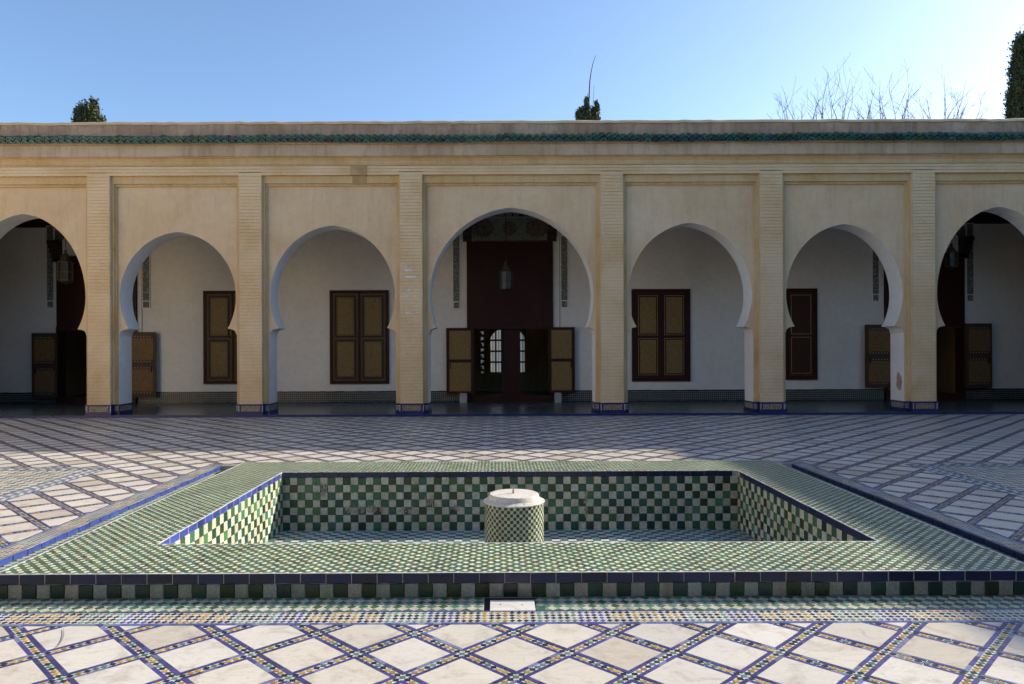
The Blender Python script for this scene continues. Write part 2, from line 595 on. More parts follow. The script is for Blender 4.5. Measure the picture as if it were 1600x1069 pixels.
for j in range(j0, j1):
    for i in range(-imax, imax):
        cx, cy = AXN + i * HX, AZN + j * HZ
        if not in_view(cx, cy):
            continue
        near = cy < 8.0
        if (i + j) % 2:                          # a cell: marble slab, blue frame, white band under the chequers
            full = rh(cx, cy, 1.0)
            if not pieces_of(full):
                continue
            for p in pieces_of(rh(cx, cy, 0.772)):
                slabs.append((cx, cy, p, len(p) == 4 and abs(area(p) - 2 * HX * HZ * 0.772 ** 2) < 1e-5))
            for p in pieces_of(full):
                strips.prism(p, -0.01, -0.0022, 0, jit(WHITE_P, 0.1), False)
            a, b = rh(cx, cy, 0.782), rh(cx, cy, 0.90)
            for k in range(4):
                k2 = (k + 1) % 4
                ns = 4 if near else 2
                cuts = [0] + [(q + R.uniform(-0.12, 0.12)) / ns for q in range(1, ns)] + [1]
                for t0, t1 in zip(cuts, cuts[1:]):
                    e = 0.006 if near else 0
                    t0, t1 = t0 + e, t1 - e
                    q = [lerp(b[k], b[k2], t0), lerp(b[k], b[k2], t1), lerp(a[k], a[k2], t1), lerp(a[k], a[k2], t0)]
                    if R.random() < 0.16:
                        colr = jit((0.17, 0.19, 0.31), 0.2)
                    else:
                        colr = jit((0.055, 0.05, 0.185), 0.32)
                    for p in pieces_of(q):
                        strips.prism(p, -0.004, R.uniform(-0.0006, 0.0006), 0, colr, near)
        else:                                    # a node: the two runs of little squares that start here
            for sy in (1, -1):
                for k in range(10):
                    if k == 0 and sy < 0:
                        continue
                    qx, qy = cx + HX * k / 10, cy + sy * HZ * k / 10
                    hx, hy = HX / 20 * 0.95, HZ / 20 * 0.95
                    q = [(qx - hx, qy - hy), (qx + hx, qy - hy), (qx + hx, qy + hy), (qx - hx, qy + hy)]
                    key = SEQ[k]
                    if near and R.random() < 0.06:
                        key = R.choice('KYG')
                    colr = jit(KEY[key], 0.3)
                    if key == 'Y' and R.random() < 0.1:
                        colr = jit((0.46, 0.22, 0.07), 0.15)
                    for p in pieces_of(q):
                        strips.prism(p, -0.004, R.uniform(-0.0008, 0.0006), 0, colr, near)
strips.build('zellige_strips', 'mosaic', court, 'stuff')


# slabs: the 300 nearest one by one, the rest as one part
def marble_tint():
    c = R.choice([(0.60, 0.565, 0.50), (0.62, 0.585, 0.525), (0.58, 0.54, 0.465), (0.555, 0.525, 0.475), (0.61, 0.565, 0.485)])
    if R.random() < .12:
        c = (0.51, 0.465, 0.385)
    k = R.uniform(.93, 1.05)
    return tuple(v * k for v in c)


slabs.sort(key=lambda s: (-2 if abs(s[0] - 0.2) < 0.735 * s[1] + 0.15 and s[1] > 3.55 else 0, s[1] - (0 if area(s[2]) > 0.02 else -6)))
base_poly = rh(0, 0, 0.772)
variants = []
for k in range(16):
    variants.append(MB().prism(base_poly, -0.02, 0.0, 0, marble_tint()).mesh('marble_slab', 'marble'))
rest = MB()
for k, (cx, cy, p, whole) in enumerate(slabs):
    dz = R.uniform(-0.0012, 0.0012)
    if k < 300:
        if whole:
            link('marble_slab', R.choice(variants), court, None, (cx, cy, dz))
        else:
            MB().prism(p, -0.02, dz, 0, marble_tint()).build('marble_slab', 'marble', court)
    else:
        rest.prism(p, -0.008, dz, 0, marble_tint(), False)
rest.build('far_marble_slabs', 'marble', court, 'stuff')

# mosaic border round the gutter: inner blue line, four rows of small lozenges, outer row of blue tiles
bm = MB()


def border_colour(col, row):
    k = col % 22
    if k in (0, 3):
        return (0.07, 0.07, 0.26)
    if k in (1, 2):
        return KEY['K'] if row in (1, 2) else (0.07, 0.07, 0.26)
    if k in (4, 7, 12, 15):
        return KEY['K']
    if k in (5, 6, 13, 14):
        return KEY['Y'] if row in (1, 2) else KEY['K']
    if k in (8, 11):
        return KEY['Y']
    if k in (9, 10):
        return KEY['Y'] if row in (0, 3) else KEY['K']
    if k in (16, 21):
        return (0.16, 0.27, 0.20)
    return (0.16, 0.27, 0.20) if row in (0, 3) else KEY['K']


DL = 0.0445
G0, B0 = GUT, FB


def band(u0, u1, place, detail):
    """place(u, v): u along the border, v outward from the gutter"""
    def q(u0_, u1_, v0, v1, col, z=0.0, lo=-0.006):
        pts = [place(u0_, v0), place(u1_, v0), place(u1_, v1), place(u0_, v1)]
        if area(pts) < 0:
            pts.reverse()
        bm.prism(pts, lo, z, 0, col, detail)
    q(u0 + 0.0, u1, 0.0, 0.238, WHITE_P, -0.0022, -0.02)
    n = int((u1 - u0) / 0.052)
    for k in range(n):
        a = u0 + (u1 - u0) * k / n
        b = u0 + (u1 - u0) * (k + 1) / n - 0.0025
        q(a, b, 0.202, 0.236, jit((0.10, 0.12, 0.30), 0.3) if R.random() > 0.25 else jit((0.2, 0.24, 0.33), 0.2))
        q(a, b, 0.002, 0.016, jit((0.05, 0.05, 0.2), 0.3))
    n = int((u1 - u0) / DL)
    d = (u1 - u0) / n
    for k in range(n):
        for r in range(4):
            u, v = u0 + (k + 0.5) * d, 0.018 + (r + 0.5) * DL * 1.02
            h, w = d * 0.43, DL * 0.41
            pts = [place(u - h, v), place(u, v - w), place(u + h, v), place(u, v + w)]
            if area(pts) < 0:
                pts.reverse()
            bm.prism(pts, -0.004, R.uniform(-0.0006, 0.0006), 0, jit(border_colour(k, r), 0.25), detail)


band(FB[0], FB[1], lambda u, v: (u, GUT[2] - v), True)
band(FB[0], FB[1], lambda u, v: (u, GUT[3] + v), False)
band(GUT[2], GUT[3], lambda u, v: (GUT[0] - v, u), False)
band(GUT[2], GUT[3], lambda u, v: (GUT[1] + v, u), False)
bm.build('border_mosaic', 'mosaic', court, 'stuff')

# the two beds of fine mosaic beside the pool
for r, name in ((RUG_L, 'mosaic_panel'), (RUG_R, 'mosaic_panel')):
    pm = MB()
    e = 0.26
    left = r is RUG_L
    ins = (r[0], r[1] - e, r[2], r[3] - e) if left else (r[0] + e, r[1], r[2], r[3] - e)
    pm.box(*ins, -0.01, -0.001, 0, skip='b')
    for p in minus_rect([(r[0], r[2]), (r[1], r[2]), (r[1], r[3]), (r[0], r[3])], ins):
        pm.prism(p, -0.01, 0.0, 1)
    xe = r[1] if left else r[0]
    s = 1 if left else -1
    for off in (0.0, 0.11, 0.235):
        xa, xb = sorted((xe - s * off, xe - s * (off + 0.022)))
        pm.box(xa, xb, r[2], r[3] - off, -0.005, 0.0025, 2, (0.09, 0.10, 0.22), 'b')
        pm.box(min(r[0], r[1]), max(r[0], r[1]), r[3] - off - 0.022, r[3] - off, -0.005, 0.0035, 2, (0.09, 0.10, 0.22), 'b')
    pm.build(name, ['rug', 'rugedge', 'mosaic'], court)

# ------------------------------------------------------------------ the pool
pool = thing('fountain_pool', 'sunken rectangular pool with green and white zellige coping and blue edge tiles', 'fountain', (AX, 7.7, GUT_Z))
s = MB()
t = 0.012
# coping body, its outer sides, basin sides and floor, gutter bed, gutter outer side
holed(s, OUT, IN, COP_Z - 0.006)
x0, x1, y0, y1 = OUT
o = 0.008
for a, b in (((x0 + o, y0 + o), (x1 - o, y0 + o)), ((x1 - o, y0 + o), (x1 - o, y1 - o)), ((x1 - o, y1 - o), (x0 + o, y1 - o)), ((x0 + o, y1 - o), (x0 + o, y0 + o))):
    s.face([(a[0], a[1], GUT_Z - .01), (b[0], b[1], GUT_Z - .01), (b[0], b[1], COP_Z - 0.006), (a[0], a[1], COP_Z - 0.006)])
i0, i1, k0, k1 = IN
o = -0.006
for a, b in (((i0 + o, k0 + o), (i1 - o, k0 + o)), ((i1 - o, k0 + o), (i1 - o, k1 - o)), ((i1 - o, k1 - o), (i0 + o, k1 - o)), ((i0 + o, k1 - o), (i0 + o, k0 + o))):
    s.face([(a[0], a[1], COP_Z - 0.006), (b[0], b[1], COP_Z - 0.006), (b[0], b[1], BAS_Z - 0.01), (a[0], a[1], BAS_Z - 0.01)])
s.face([(i0 + o, k0 + o, bas(k0) - .006), (i1 - o, k0 + o, bas(k0) - .006), (i1 - o, k1 - o, BAS_Z - .006), (i0 + o, k1 - o, BAS_Z - .006)])
holed(s, GUT, (OUT[0] + .008, OUT[1] - .008, OUT[2] + .008, OUT[3] - .008), GUT_Z - 0.006)
a0, a1, b0, b1 = GUT
for a, b in (((a0, b0), (a1, b0)), ((a1, b0), (a1, b1)), ((a1, b1), (a0, b1)), ((a0, b1), (a0, b0))):
    s.face([(a[0], a[1], -0.004), (b[0], b[1], -0.004), (b[0], b[1], GUT_Z - .02), (a[0], a[1], GUT_Z - .02)])
s.build('basin_shell', 'grout', pool)

# white edging of the coping
e = MB()
W = 0.014


def frame_ring(mb, r, w, z0, z1, inward, col):
    x0, x1, y0, y1 = r
    if inward:
        q = (x0 + w, x1 - w, y0 + w, y1 - w)
        outer, inner = r, q
    else:
        q = (x0 - w, x1 + w, y0 - w, y1 + w)
        outer, inner = q, r
    mb.box(outer[0], outer[1], outer[2], inner[2], z0, z1, 0, col, 'b')
    mb.box(outer[0], outer[1], inner[3], outer[3], z0, z1, 0, col, 'b')
    mb.box(outer[0], inner[0], inner[2], inner[3], z0, z1, 0, col, 'b')
    mb.box(inner[1], outer[1], inner[2], inner[3], z0, z1, 0, col, 'b')


frame_ring(e, OUT, W, COP_Z - 0.01, COP_Z + 0.001, True, (0.62, 0.61, 0.56))
frame_ring(e, IN, W, COP_Z - 0.01, COP_Z + 0.001, False, (0.60, 0.58, 0.54))
e.build('coping_edging', 'mosaic', pool)

# coping mosaic: lozenges, one in four white
cm = MB()
D = 0.0477
ro = (OUT[0] + W, OUT[1] - W, OUT[2] + W, OUT[3] - W)
ri = (IN[0] - W, IN[1] + W, IN[2] - W, IN[3] + W)
nx, ny = int((ro[1] - ro[0]) / D) + 2, int((ro[3] - ro[2]) / D) + 2
for a in range(-1, 2 * nx):
    for b in range(-1, 2 * ny):
        if (a + b) % 2:
            continue
        x, y = ro[0] + a * D / 2, ro[2] + b * D / 2
        if x > ro[1] + D or y > ro[3] + D:
            continue
        if ri[0] + D < x < ri[1] - D and ri[2] + D < y < ri[3] - D:
            continue
        u, v = (a + b) // 2, (a - b) // 2
        whitep = u % 2 == 0 and v % 2 == 0
        h = D / 2 * (1.0 if whitep else 0.95)
        e_ = lambda: R.uniform(-.0022, .0022)
        p = [(x - h + e_(), y + e_()), (x + e_(), y - h + e_()), (x + h + e_(), y + e_()), (x + e_(), y + h + e_())]
        if not (ro[0] + h < x < ro[1] - h and ro[2] + h < y < ro[3] - h):
            p = clip_in(p, ro)
            if not p or area(p) < 1e-6:
                continue
        det = y < 6.1
        colr = pale() if whitep else green()
        if not whitep and R.random() < 0.03:
            colr = jit((0.07, 0.05, 0.03), 0.3)
        for q in minus_rect(p, ri):
            cm.prism(q, COP_Z - 0.006, COP_Z + R.uniform(-0.0009, 0.0009), 0, colr, det)
cm.build('coping_mosaic', 'mosaic', pool, 'stuff')

# gutter bed: chequer of larger lozenges
gm_ = MB()
DG = 0.08
SLAB = (-0.155, 0.265, GUT[2], OUT[2] - 0.02)
nx, ny = int((GUT[1] - GUT[0]) / DG) + 2, int((GUT[3] - GUT[2]) / DG) + 2
for a in range(-1, 2 * nx):
    for b in range(-1, 2 * ny):
        if (a + b) % 2:
            continue
        x, y = GUT[0] + a * DG / 2, GUT[2] + b * DG / 2
        if OUT[0] + DG < x < OUT[1] - DG and OUT[2] + DG < y < OUT[3] - DG:
            continue
        h = DG / 2 * (1.0 if b % 2 else 0.9)
        p = clip_in([(x - h, y), (x, y - h), (x + h, y), (x, y + h)], GUT)
        if not p or area(p) < 1e-6:
            continue
        colr = cream() if b % 2 else jit(R.choice([(0.10, 0.22, 0.15), (0.07, 0.19, 0.12), (0.12, 0.22, 0.17), (0.06, 0.12, 0.05)]), 0.25)
        for q in minus_rect(p, OUT):
            for q2 in minus_rect(q, (-0.095, 0.268, 4.7, 5.2)):
                gm_.prism(q2, GUT_Z - 0.006, GUT_Z + R.uniform(-.001, .001), 0, colr, y < 5.3)
gm_.box(0.27, 0.33, GUT[2] + 0.002, OUT[2] - 0.17, GUT_Z - .005, GUT_Z + 0.002, 0, (0.05, 0.15, 0.10), 'b')
gm_.build('gutter_mosaic', 'mosaic', pool, 'stuff')
h = MB()
h.box(-0.095, 0.268, GUT[2] + 0.001, OUT[2] - 0.001, GUT_Z - 0.0055, GUT_Z - 0.004, 0, skip='b')
h.build('drain_hole', 'hole', pool)
MB().box(-4.10, -3.70, 10.36, 10.68, GUT_Z - 0.004, GUT_Z + 0.0025, 0, skip='b').build('drain_hole', 'hole', pool)


def tile_mesh(w, h, col, t=0.012, mat='glaze', gap=0.004):
    """a slightly pillowed tile in the xz plane, facing -y, centred"""
    mb = MB()
    w, h = w / 2 - gap / 2, h / 2 - gap / 2
    b = 0.004
    j = lambda: R.uniform(-.0012, .0012)
    lo = [(-w + j(), 0, -h + j()), (w + j(), 0, -h + j()), (w + j(), 0, h + j()), (-w + j(), 0, h + j())]
    hi = [(x - math.copysign(b, x), -t, z - math.copysign(b, z)) for x, _, z in lo]
    md = [(x, -t * 0.7, z) for x, _, z in lo]
    mb.face(hi, 0, col)
    for k in range(4):
        k2 = (k + 1) % 4
        mb.face([md[k], md[k2], hi[k2], hi[k]], 0, col)
        mb.face([lo[k], lo[k2], md[k2], md[k]], 0, col)
    return mb


def variants_of(w, h, cols, n, spread, name):
    return [tile_mesh(w, h, jit(cols[k % len(cols)], spread)).mesh(name, 'glaze') for k in range(n)]


ROT = {'front': 0.0, 'left': PI / 2, 'right': -PI / 2, 'back': PI}   # which way the tile faces: -y, +x, -x, +y
NORM = {'front': (0, -1), 'left': (1, 0), 'right': (-1, 0), 'back': (0, 1)}


def put(name, mesh, face, x, y, z, parent):
    ob = link(name, mesh, parent, None, (x, y, z + R.uniform(-.0012, .0012)))
    ob.rotation_euler = (R.uniform(-.012, .012), R.uniform(-.014, .014), ROT[face] + R.uniform(-.018, .018))
    return ob


def add_tile(mb, w, h, col, face, x, y, z):
    m = Matrix.Translation((x, y, z)) @ Matrix.Rotation(ROT[face], 4, 'Z')
    b = tile_mesh(w, h, col)
    n = len(mb.v)
    mb.v += [tuple(m @ Vector(p)) for p in b.v]
    mb.f += [tuple(i + n for i in f) for f in b.f]
    mb.m += b.m
    mb.c += b.c


# blue edge tiles: outside front, left and right; inside back, left, right
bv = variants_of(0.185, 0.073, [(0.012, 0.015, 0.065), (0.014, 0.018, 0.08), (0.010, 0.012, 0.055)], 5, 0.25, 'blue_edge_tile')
bv_sunlit = variants_of(0.185, 0.067, [(0.03, 0.055, 0.24), (0.035, 0.06, 0.26), (0.025, 0.05, 0.20)], 5, 0.2, 'blue_edge_tile')  # inner left run: the sunlight on it is put into a brighter blue
zf = COP_Z - 0.0375
n = 41
for k in range(n):
    put('blue_edge_tile', R.choice(bv), 'front', OUT[0] + (k + .5) * (OUT[1] - OUT[0]) / n, OUT[2] + .008, zf, pool)
zi = COP_Z - 0.0345
for k in range(32):
    put('blue_edge_tile', R.choice(bv), 'front', IN[0] + (k + .5) * 6.0 / 32.4, IN[3] + .006, zi, pool)
for k in range(18):
    yy = IN[2] + 0.11 + k * 0.187
    put('blue_edge_tile', R.choice(bv_sunlit), 'left', IN[0] - .006, yy, zi, pool)
    put('blue_edge_tile', R.choice(bv), 'right', IN[1] + .006, yy, zi, pool)
jn = MB()
for k in range(42):
    xx = OUT[0] + k * (OUT[1] - OUT[0]) / 41
    jn.box(xx - .0022, xx + .0022, OUT[2] - .0035, OUT[2] + .008, COP_Z - .074, COP_Z - .003, 0, jit((0.5, 0.46, 0.36), .2), 'k')
for k in range(19):
    yy = IN[2] + 0.0165 + k * 0.187
    jn.box(IN[0] - .006, IN[0] + .0055, yy - .002, yy + .002, COP_Z - .068, COP_Z - .002, 0, (0.6, 0.58, 0.5), 'l')
jn.build('edge_joints', 'mosaic', pool, 'stuff')
sides = MB()
n = 28
for k in range(n):
    yy = OUT[2] + (k + .5) * (OUT[3] - OUT[2]) / n
    add_tile(sides, 0.183, 0.073, jit(BLUE, .3), 'right', OUT[0] + .008, yy, zf)
    add_tile(sides, 0.183, 0.073, jit(BLUE, .3), 'left', OUT[1] - .008, yy, zf)
    for q in (-.046, .046):
        c = cream() if q > 0 else jit(R.choice(DKGREENS), .3)
        add_tile(sides, 0.091, 0.1, c, 'right', OUT[0] + .008, yy + q, -0.004)
        add_tile(sides, 0.091, 0.1, c, 'left', OUT[1] - .008, yy + q, -0.004)
n = 41
for k in range(n):
    add_tile(sides, 0.183, 0.073, jit(BLUE, .3), 'back', OUT[0] + (k + .5) * (OUT[1] - OUT[0]) / n, OUT[3] - .008, zf)
sides.build('outer_side_tiles', 'glaze', pool, 'stuff')
# green and white riser tiles below the front edge
rg = variants_of(0.1024, 0.102, [tuple(.7 * q for q in c) for c in DKGREENS], 12, 0.3, 'riser_tile')
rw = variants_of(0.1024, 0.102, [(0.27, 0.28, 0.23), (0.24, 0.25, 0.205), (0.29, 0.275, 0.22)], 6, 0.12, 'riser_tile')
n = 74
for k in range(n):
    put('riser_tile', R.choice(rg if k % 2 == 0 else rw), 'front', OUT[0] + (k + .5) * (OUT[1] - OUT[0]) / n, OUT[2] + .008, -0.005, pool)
# blue tiles on the outer side of the gutter
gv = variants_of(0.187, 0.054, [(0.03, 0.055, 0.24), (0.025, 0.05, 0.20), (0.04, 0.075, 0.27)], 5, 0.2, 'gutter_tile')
gv_shaded = variants_of(0.187, 0.054, [(0.012, 0.017, 0.07), (0.010, 0.014, 0.055)], 4, 0.25, 'gutter_tile')  # right side: its shade is put into a darker tile blue
n = 31
for k in range(n):
    yy = GUT[2] + (k + .5) * (GUT[3] - GUT[2]) / n
    put('gutter_tile', R.choice(gv), 'left', GUT[0], yy, -0.03, pool)
    put('gutter_tile', R.choice(gv_shaded), 'right', GUT[1], yy, -0.03, pool)

# basin wall tiles
TW, TH = 0.1, 0.0987
ztop = COP_Z - 0.069
cand = []
for r in range(7):
    z = ztop - (r + .5) * TH
    for c in range(60):
        cand.append(('front', IN[0] + (c + .5) * TW, IN[3] + .006, z, (r + c) % 2 == 0))
    for c in range(34):
        w = (IN[3] - IN[2]) / 34
        y = IN[3] - (c + .5) * w
        cand.append(('left', IN[0] - .006, y, z, (r + c) % 2 == 1))
        cand.append(('right', IN[1] + .006, y, z, (r + c) % 2 == 0))


def score(t):
    f, x, y, z, gcol = t
    if z < CAM_H - (CAM_H - COP_Z) * y / IN[2] + 0.02:
        return 0
    nx_, ny_ = NORM[f]
    d2 = x * x + y * y
    cosv = abs(nx_ * x + ny_ * y) / math.sqrt(d2)
    return cosv / d2


cand.sort(key=score, reverse=True)
wg = variants_of(TW, TH, GREENS[:2] + DKGREENS + GREENS[3:5], 18, 0.3, 'wall_tile')
ww = variants_of(TW, TH, CREAMS, 10, 0.1, 'wall_tile')
scaled_w = (IN[3] - IN[2]) / 34 / TW
rest = MB()
for k, (f, x, y, z, gc) in enumerate(cand):
    if k < 300:
        ob = put('wall_tile', R.choice(wg if gc else ww), f, x, y, z, pool)
        if f != 'front':
            ob.scale.x = scaled_w
    else:
        col = jit(R.choice(GREENS[:2] + DKGREENS + GREENS[3:5]), .3) if gc else cream()
        if f == 'front' and -2.0 < x < 0.9 and -0.42 < z < -0.25 and R.random() < .5:
            col = jit((0.30, 0.25, 0.19), .2)            # bare patches where the glaze has flaked away
        add_tile(rest, TW if f == 'front' else TW * scaled_w, TH, col, f, x, y, z)
rest.build('more_wall_tiles', 'glaze', pool, 'stuff')
# flaked glaze patches on the back wall
fl = MB()
for (px, pz, w, hgt) in ((-2.28, -.11, .09, .16), (-1.75, -.365, .5, .08), (-1.2, -.38, .22, .07), (-0.55, -.36, .12, .07), (1.17, -.3, .05, .34), (0.42, -.37, .1, .06), (-.9, -.27, .1, .09)):
    for q in range(int(w * hgt * 1800) + 4):
        a, b = px + R.uniform(-.5, .5) * w, pz + R.uniform(-.5, .5) * hgt
        ww_, hh_ = R.uniform(.004, .012), R.uniform(.008, .028)
        yq = IN[3] - 0.0075 - R.uniform(0, .0008)
        fl.face([(a - ww_, yq, b - hh_), (a + ww_, yq, b - hh_ * .7), (a + ww_ * .7, yq, b + hh_), (a - ww_ * .8, yq, b + hh_ * .8)], 0, jit((0.33, 0.28, 0.22), .25))
fl.build('flaked_glaze', 'mosaic', pool, 'stuff')
fm = MB()
for a in range(60):
    for b in range(34):
        w = (IN[3] - IN[2]) / 34
        x, y = IN[0] + a * TW, IN[2] + b * w
        col = jit(R.choice([(0.07, 0.15, 0.12), (0.05, 0.14, 0.09), (0.08, 0.15, 0.14)]), .25) if (a + b) % 2 else jit((0.58, 0.60, 0.56), .1)
        z = R.uniform(-.001, .001)
        fm.face([(x + .001, y + .001, bas(y) + z), (x + TW - .001, y + .001, bas(y) + z), (x + TW - .001, y + w - .001, bas(y + w) + z), (x + .001, y + w - .001, bas(y + w) + z)], 0, col)
fm.build('floor_mosaic', 'mosaic', pool, 'stuff')

# drain slab lying in the gap of the gutter
ds = MB()
ds.box(-0.052, 0.258, GUT[2] + 0.006, OUT[2] - 0.105, GUT_Z - 0.003, GUT_Z + 0.018, 0, (0.66, 0.64, 0.60))
for (x, y) in ((0.02, 4.99), (0.17, 4.98), (0.10, 4.83)):
    ds.lathe([(0.006, GUT_Z + .0185), (0.006, GUT_Z + .0192)], x, y, 8, 1)
dso = bevel(ds.build('drain_slab', ['marble', 'hole']), 0.003)
tag(dso, 'white marble drain slab lying in the gutter before the pool', 'drain cover')

# pedestal in the middle of the pool
PX, PY = 0.18, 7.70
ped = thing('fountain_pedestal', 'round pedestal clad in small green and white tiles with white marble cap', 'fountain', (PX, PY, BAS_Z))
d = MB()
PR = 0.318
ZT = 0.100
d.lathe([(PR - .004, BAS_Z), (PR - .004, ZT)], PX, PY, 62, 0)
d.build('drum', 'grout', ped)
tm = MB()
rows = 22
rh_ = (ZT - BAS_Z) / rows
for r in range(rows):
    for k in range(62):
        a0_, a1_ = 2 * PI * (k + .04) / 62, 2 * PI * (k + .96) / 62
        z0, z1 = BAS_Z + r * rh_ + .0012, BAS_Z + (r + 1) * rh_ - .0012
        col = jit((0.45, 0.49, 0.36), .12) if (r + k) % 2 else jit(R.choice([(0.028, 0.045, 0.02), (0.04, 0.05, 0.022), (0.018, 0.045, 0.026)]), .35)
        pr = PR + R.uniform(0, .0012)
        tm.face([(PX + pr * math.cos(a0_), PY + pr * math.sin(a0_), z0), (PX + pr * math.cos(a1_), PY + pr * math.sin(a1_), z0),
                 (PX + pr * math.cos(a1_), PY + pr * math.sin(a1_), z1), (PX + pr * math.cos(a0_), PY + pr * math.sin(a0_), z1)], 0, col)
tm.build('drum_mosaic', 'mosaic', ped, 'stuff')
c = MB()
c.lathe([(0.30, ZT - .004), (0.321, ZT - .002), (0.329, ZT + .004), (0.329, ZT + .012), (0.277, ZT + .036), (0.275, ZT + .040), (0.262, ZT + .078), (0.256, ZT + .085),
         (0.22, ZT + .087), (0.05, ZT + .086)], PX, PY, 72)
co = c.build('cap', 'cap', ped)
for v in co.data.vertices:                     # worn, slightly chipped stone
    k_ = 1 + R.uniform(-.004, .004) - (.02 if R.random() < .04 else 0)
    v.co.x, v.co.y = PX + (v.co.x - PX) * k_, PY + (v.co.y - PY) * k_
for p in co.data.polygons:
    p.use_smooth = True
co.data.set_sharp_from_angle(angle=math.radians(14))
nz = MB().lathe([(0.011, ZT + .085), (0.011, ZT + .115), (0.007, ZT + .117), (0.007, ZT + .16), (0.0085, ZT + .162), (0.0085, ZT + .17)], PX - 0.008, PY, 10)
nz.build('nozzle', 'pipe', ped)

# ------------------------------------------------------------------ the palace gallery
ZF, ZP, ZPB = 18.60, 18.78, 19.43        # pilaster plane, panel plane, back of the arcade wall
YW = 22.8                                # gallery back wall
FLOOR = 0.05
FR_B, FR_T, CAV_T, BAND_T, PAR_T = 6.26, 6.505, 6.73, 7.13, 7.64
XL, XR = -16.15, 19.33
pal = thing('palace_gallery', 'long ochre palace gallery with pointed horseshoe arches under green eave tiles', 'building', (0.3, ZF, 0))


def fx(px):
    return (px - 776) / 60.2


def wx(px):
    return (px - 776) / 49.1


def wz(py):
    return CAM_H + (545 - py) / 49.1


PIL = [fx(a) for a in (-113, 137, 374, 625, 939, 1188, 1426, 1677)]
PW = 36 / 60.2
# bay: centre, jamb half width, arch half width, apex z, tip half width
BAYS = []


def px_z(y):
    return CAM_H + (545 - y) / 59.6


apex = [330, 359, 350, 323, 348, 351, 325]
for k in range(7):
    l, r = PIL[k] + PW, PIL[k + 1]
    fr = 0.125
    BAYS.append((l + fr, r - fr, px_z(apex[k] + 1.5)))


def arch_path(jl, jr, za):
    """left jamb foot to right jamb foot over the apex, in x, z"""
    cx, hw = (jl + jr) / 2, (jr - jl) / 2
    z0, zs = 3.13, 2.34
    a = hw * 0.985
    H = za - z0
    c = 0.085 * a
    rad = a + c
    kz = H / math.sqrt(rad * rad - c * c)          # the head is stretched a little upward
    tip = math.sqrt(rad * rad - (zs - z0) ** 2) - c
    tip = max(tip, hw * .86)
    pts = [(hw, FLOOR - 0.05), (hw, 2.13), (hw - 0.015, 2.14), (hw - 0.02, 2.17)]
    dx = hw - 0.02 - (tip - 0.015)
    for q in range(1, 6):
        t = q / 5 * PI / 2
        pts.append((hw - 0.02 - dx * (1 - math.cos(t)), 2.17 + 0.12 * math.sin(t)))
    pts += [(tip - 0.02, 2.295), (tip - 0.02, 2.33), (tip, zs)]
    a0 = -math.acos(min(1, (tip + c) / rad))
    ks = (zs - z0) / (rad * math.sin(a0))
    a1 = math.acos(c / rad)
    n = 26
    for q in range(1, n + 1):
        t = a0 + (a1 - a0) * q / n
        pts.append((rad * math.cos(t) - c, z0 + rad * math.sin(t) * (kz if t > 0 else ks)))
    left = [(cx - x, z) for x, z in pts]
    right = [(cx + x, z) for x, z in pts]
    return left, right


for k in range(7):
    jl, jr, za = BAYS[k]
    left, right = arch_path(jl, jr, za)
    w = MB()
    ol, orr = PIL[k] + PW / 2, PIL[k + 1] + PW / 2
    top = FR_T
    for y, flip, mi in ((ZP, False, 0), (ZPB, True, 1)):
        for side, ox in ((left, ol), (right, orr)):
            for a, b in zip(side, side[1:]):
                q = [(ox, y, a[1]), (a[0], y, a[1]), (b[0], y, b[1]), (ox, y, b[1])]
                w.face(q, mi)
        w.face([(ol, y, left[-1][1]), (orr, y, left[-1][1]), (orr, y, top), (ol, y, top)], mi)
    for side in (left, right):
        for a, b in zip(side, side[1:]):
            w.face([(a[0], ZP, a[1]), (a[0], ZPB, a[1]), (b[0], ZPB, b[1]), (b[0], ZP, b[1])], 1)
    if k == 5:       # patch of bare render low on the last pier but one
        x = right[0][0] - 0.001
        cs = [(19.02 + 0.14 * math.cos(t) * R.uniform(.7, 1.1), 0.83 + 0.28 * math.sin(t) * R.uniform(.75, 1.1)) for t in [2 * PI * q / 14 for q in range(14)]]
        w.face([(x, yy, zz) for yy, zz in cs], 2)
    w.build('arch_wall', ['ochre', 'jamb', 'bare'], pal)
    # stepped frame round the panel
    f = MB()
    pl, pr = PIL[k] + PW, PIL[k + 1]
    f.box(pl, pl + .06, ZF + .075, ZP, .33, FR_B, 0, skip='k')
    f.box(pr - .06, pr, ZF + .075, ZP, .33, FR_B, 0, skip='k')
    f.box(pl + .06, pr - .06, ZF + .075, ZP, FR_B - .19, FR_B + .1, 0, skip='k')
    f.box(pl + .06, pl + .10, ZF + .13, ZP, .33, FR_B - .19, 0, skip='k')
    f.box(pr - .10, pr - .06, ZF + .13, ZP, .33, FR_B - .19, 0, skip='k')
    f.box(pl + .10, pr - .10, ZF + .13, ZP, FR_B - .25, FR_B - .19, 0, skip='k')
    f.build('panel_moulding', 'ochre_deep', pal)

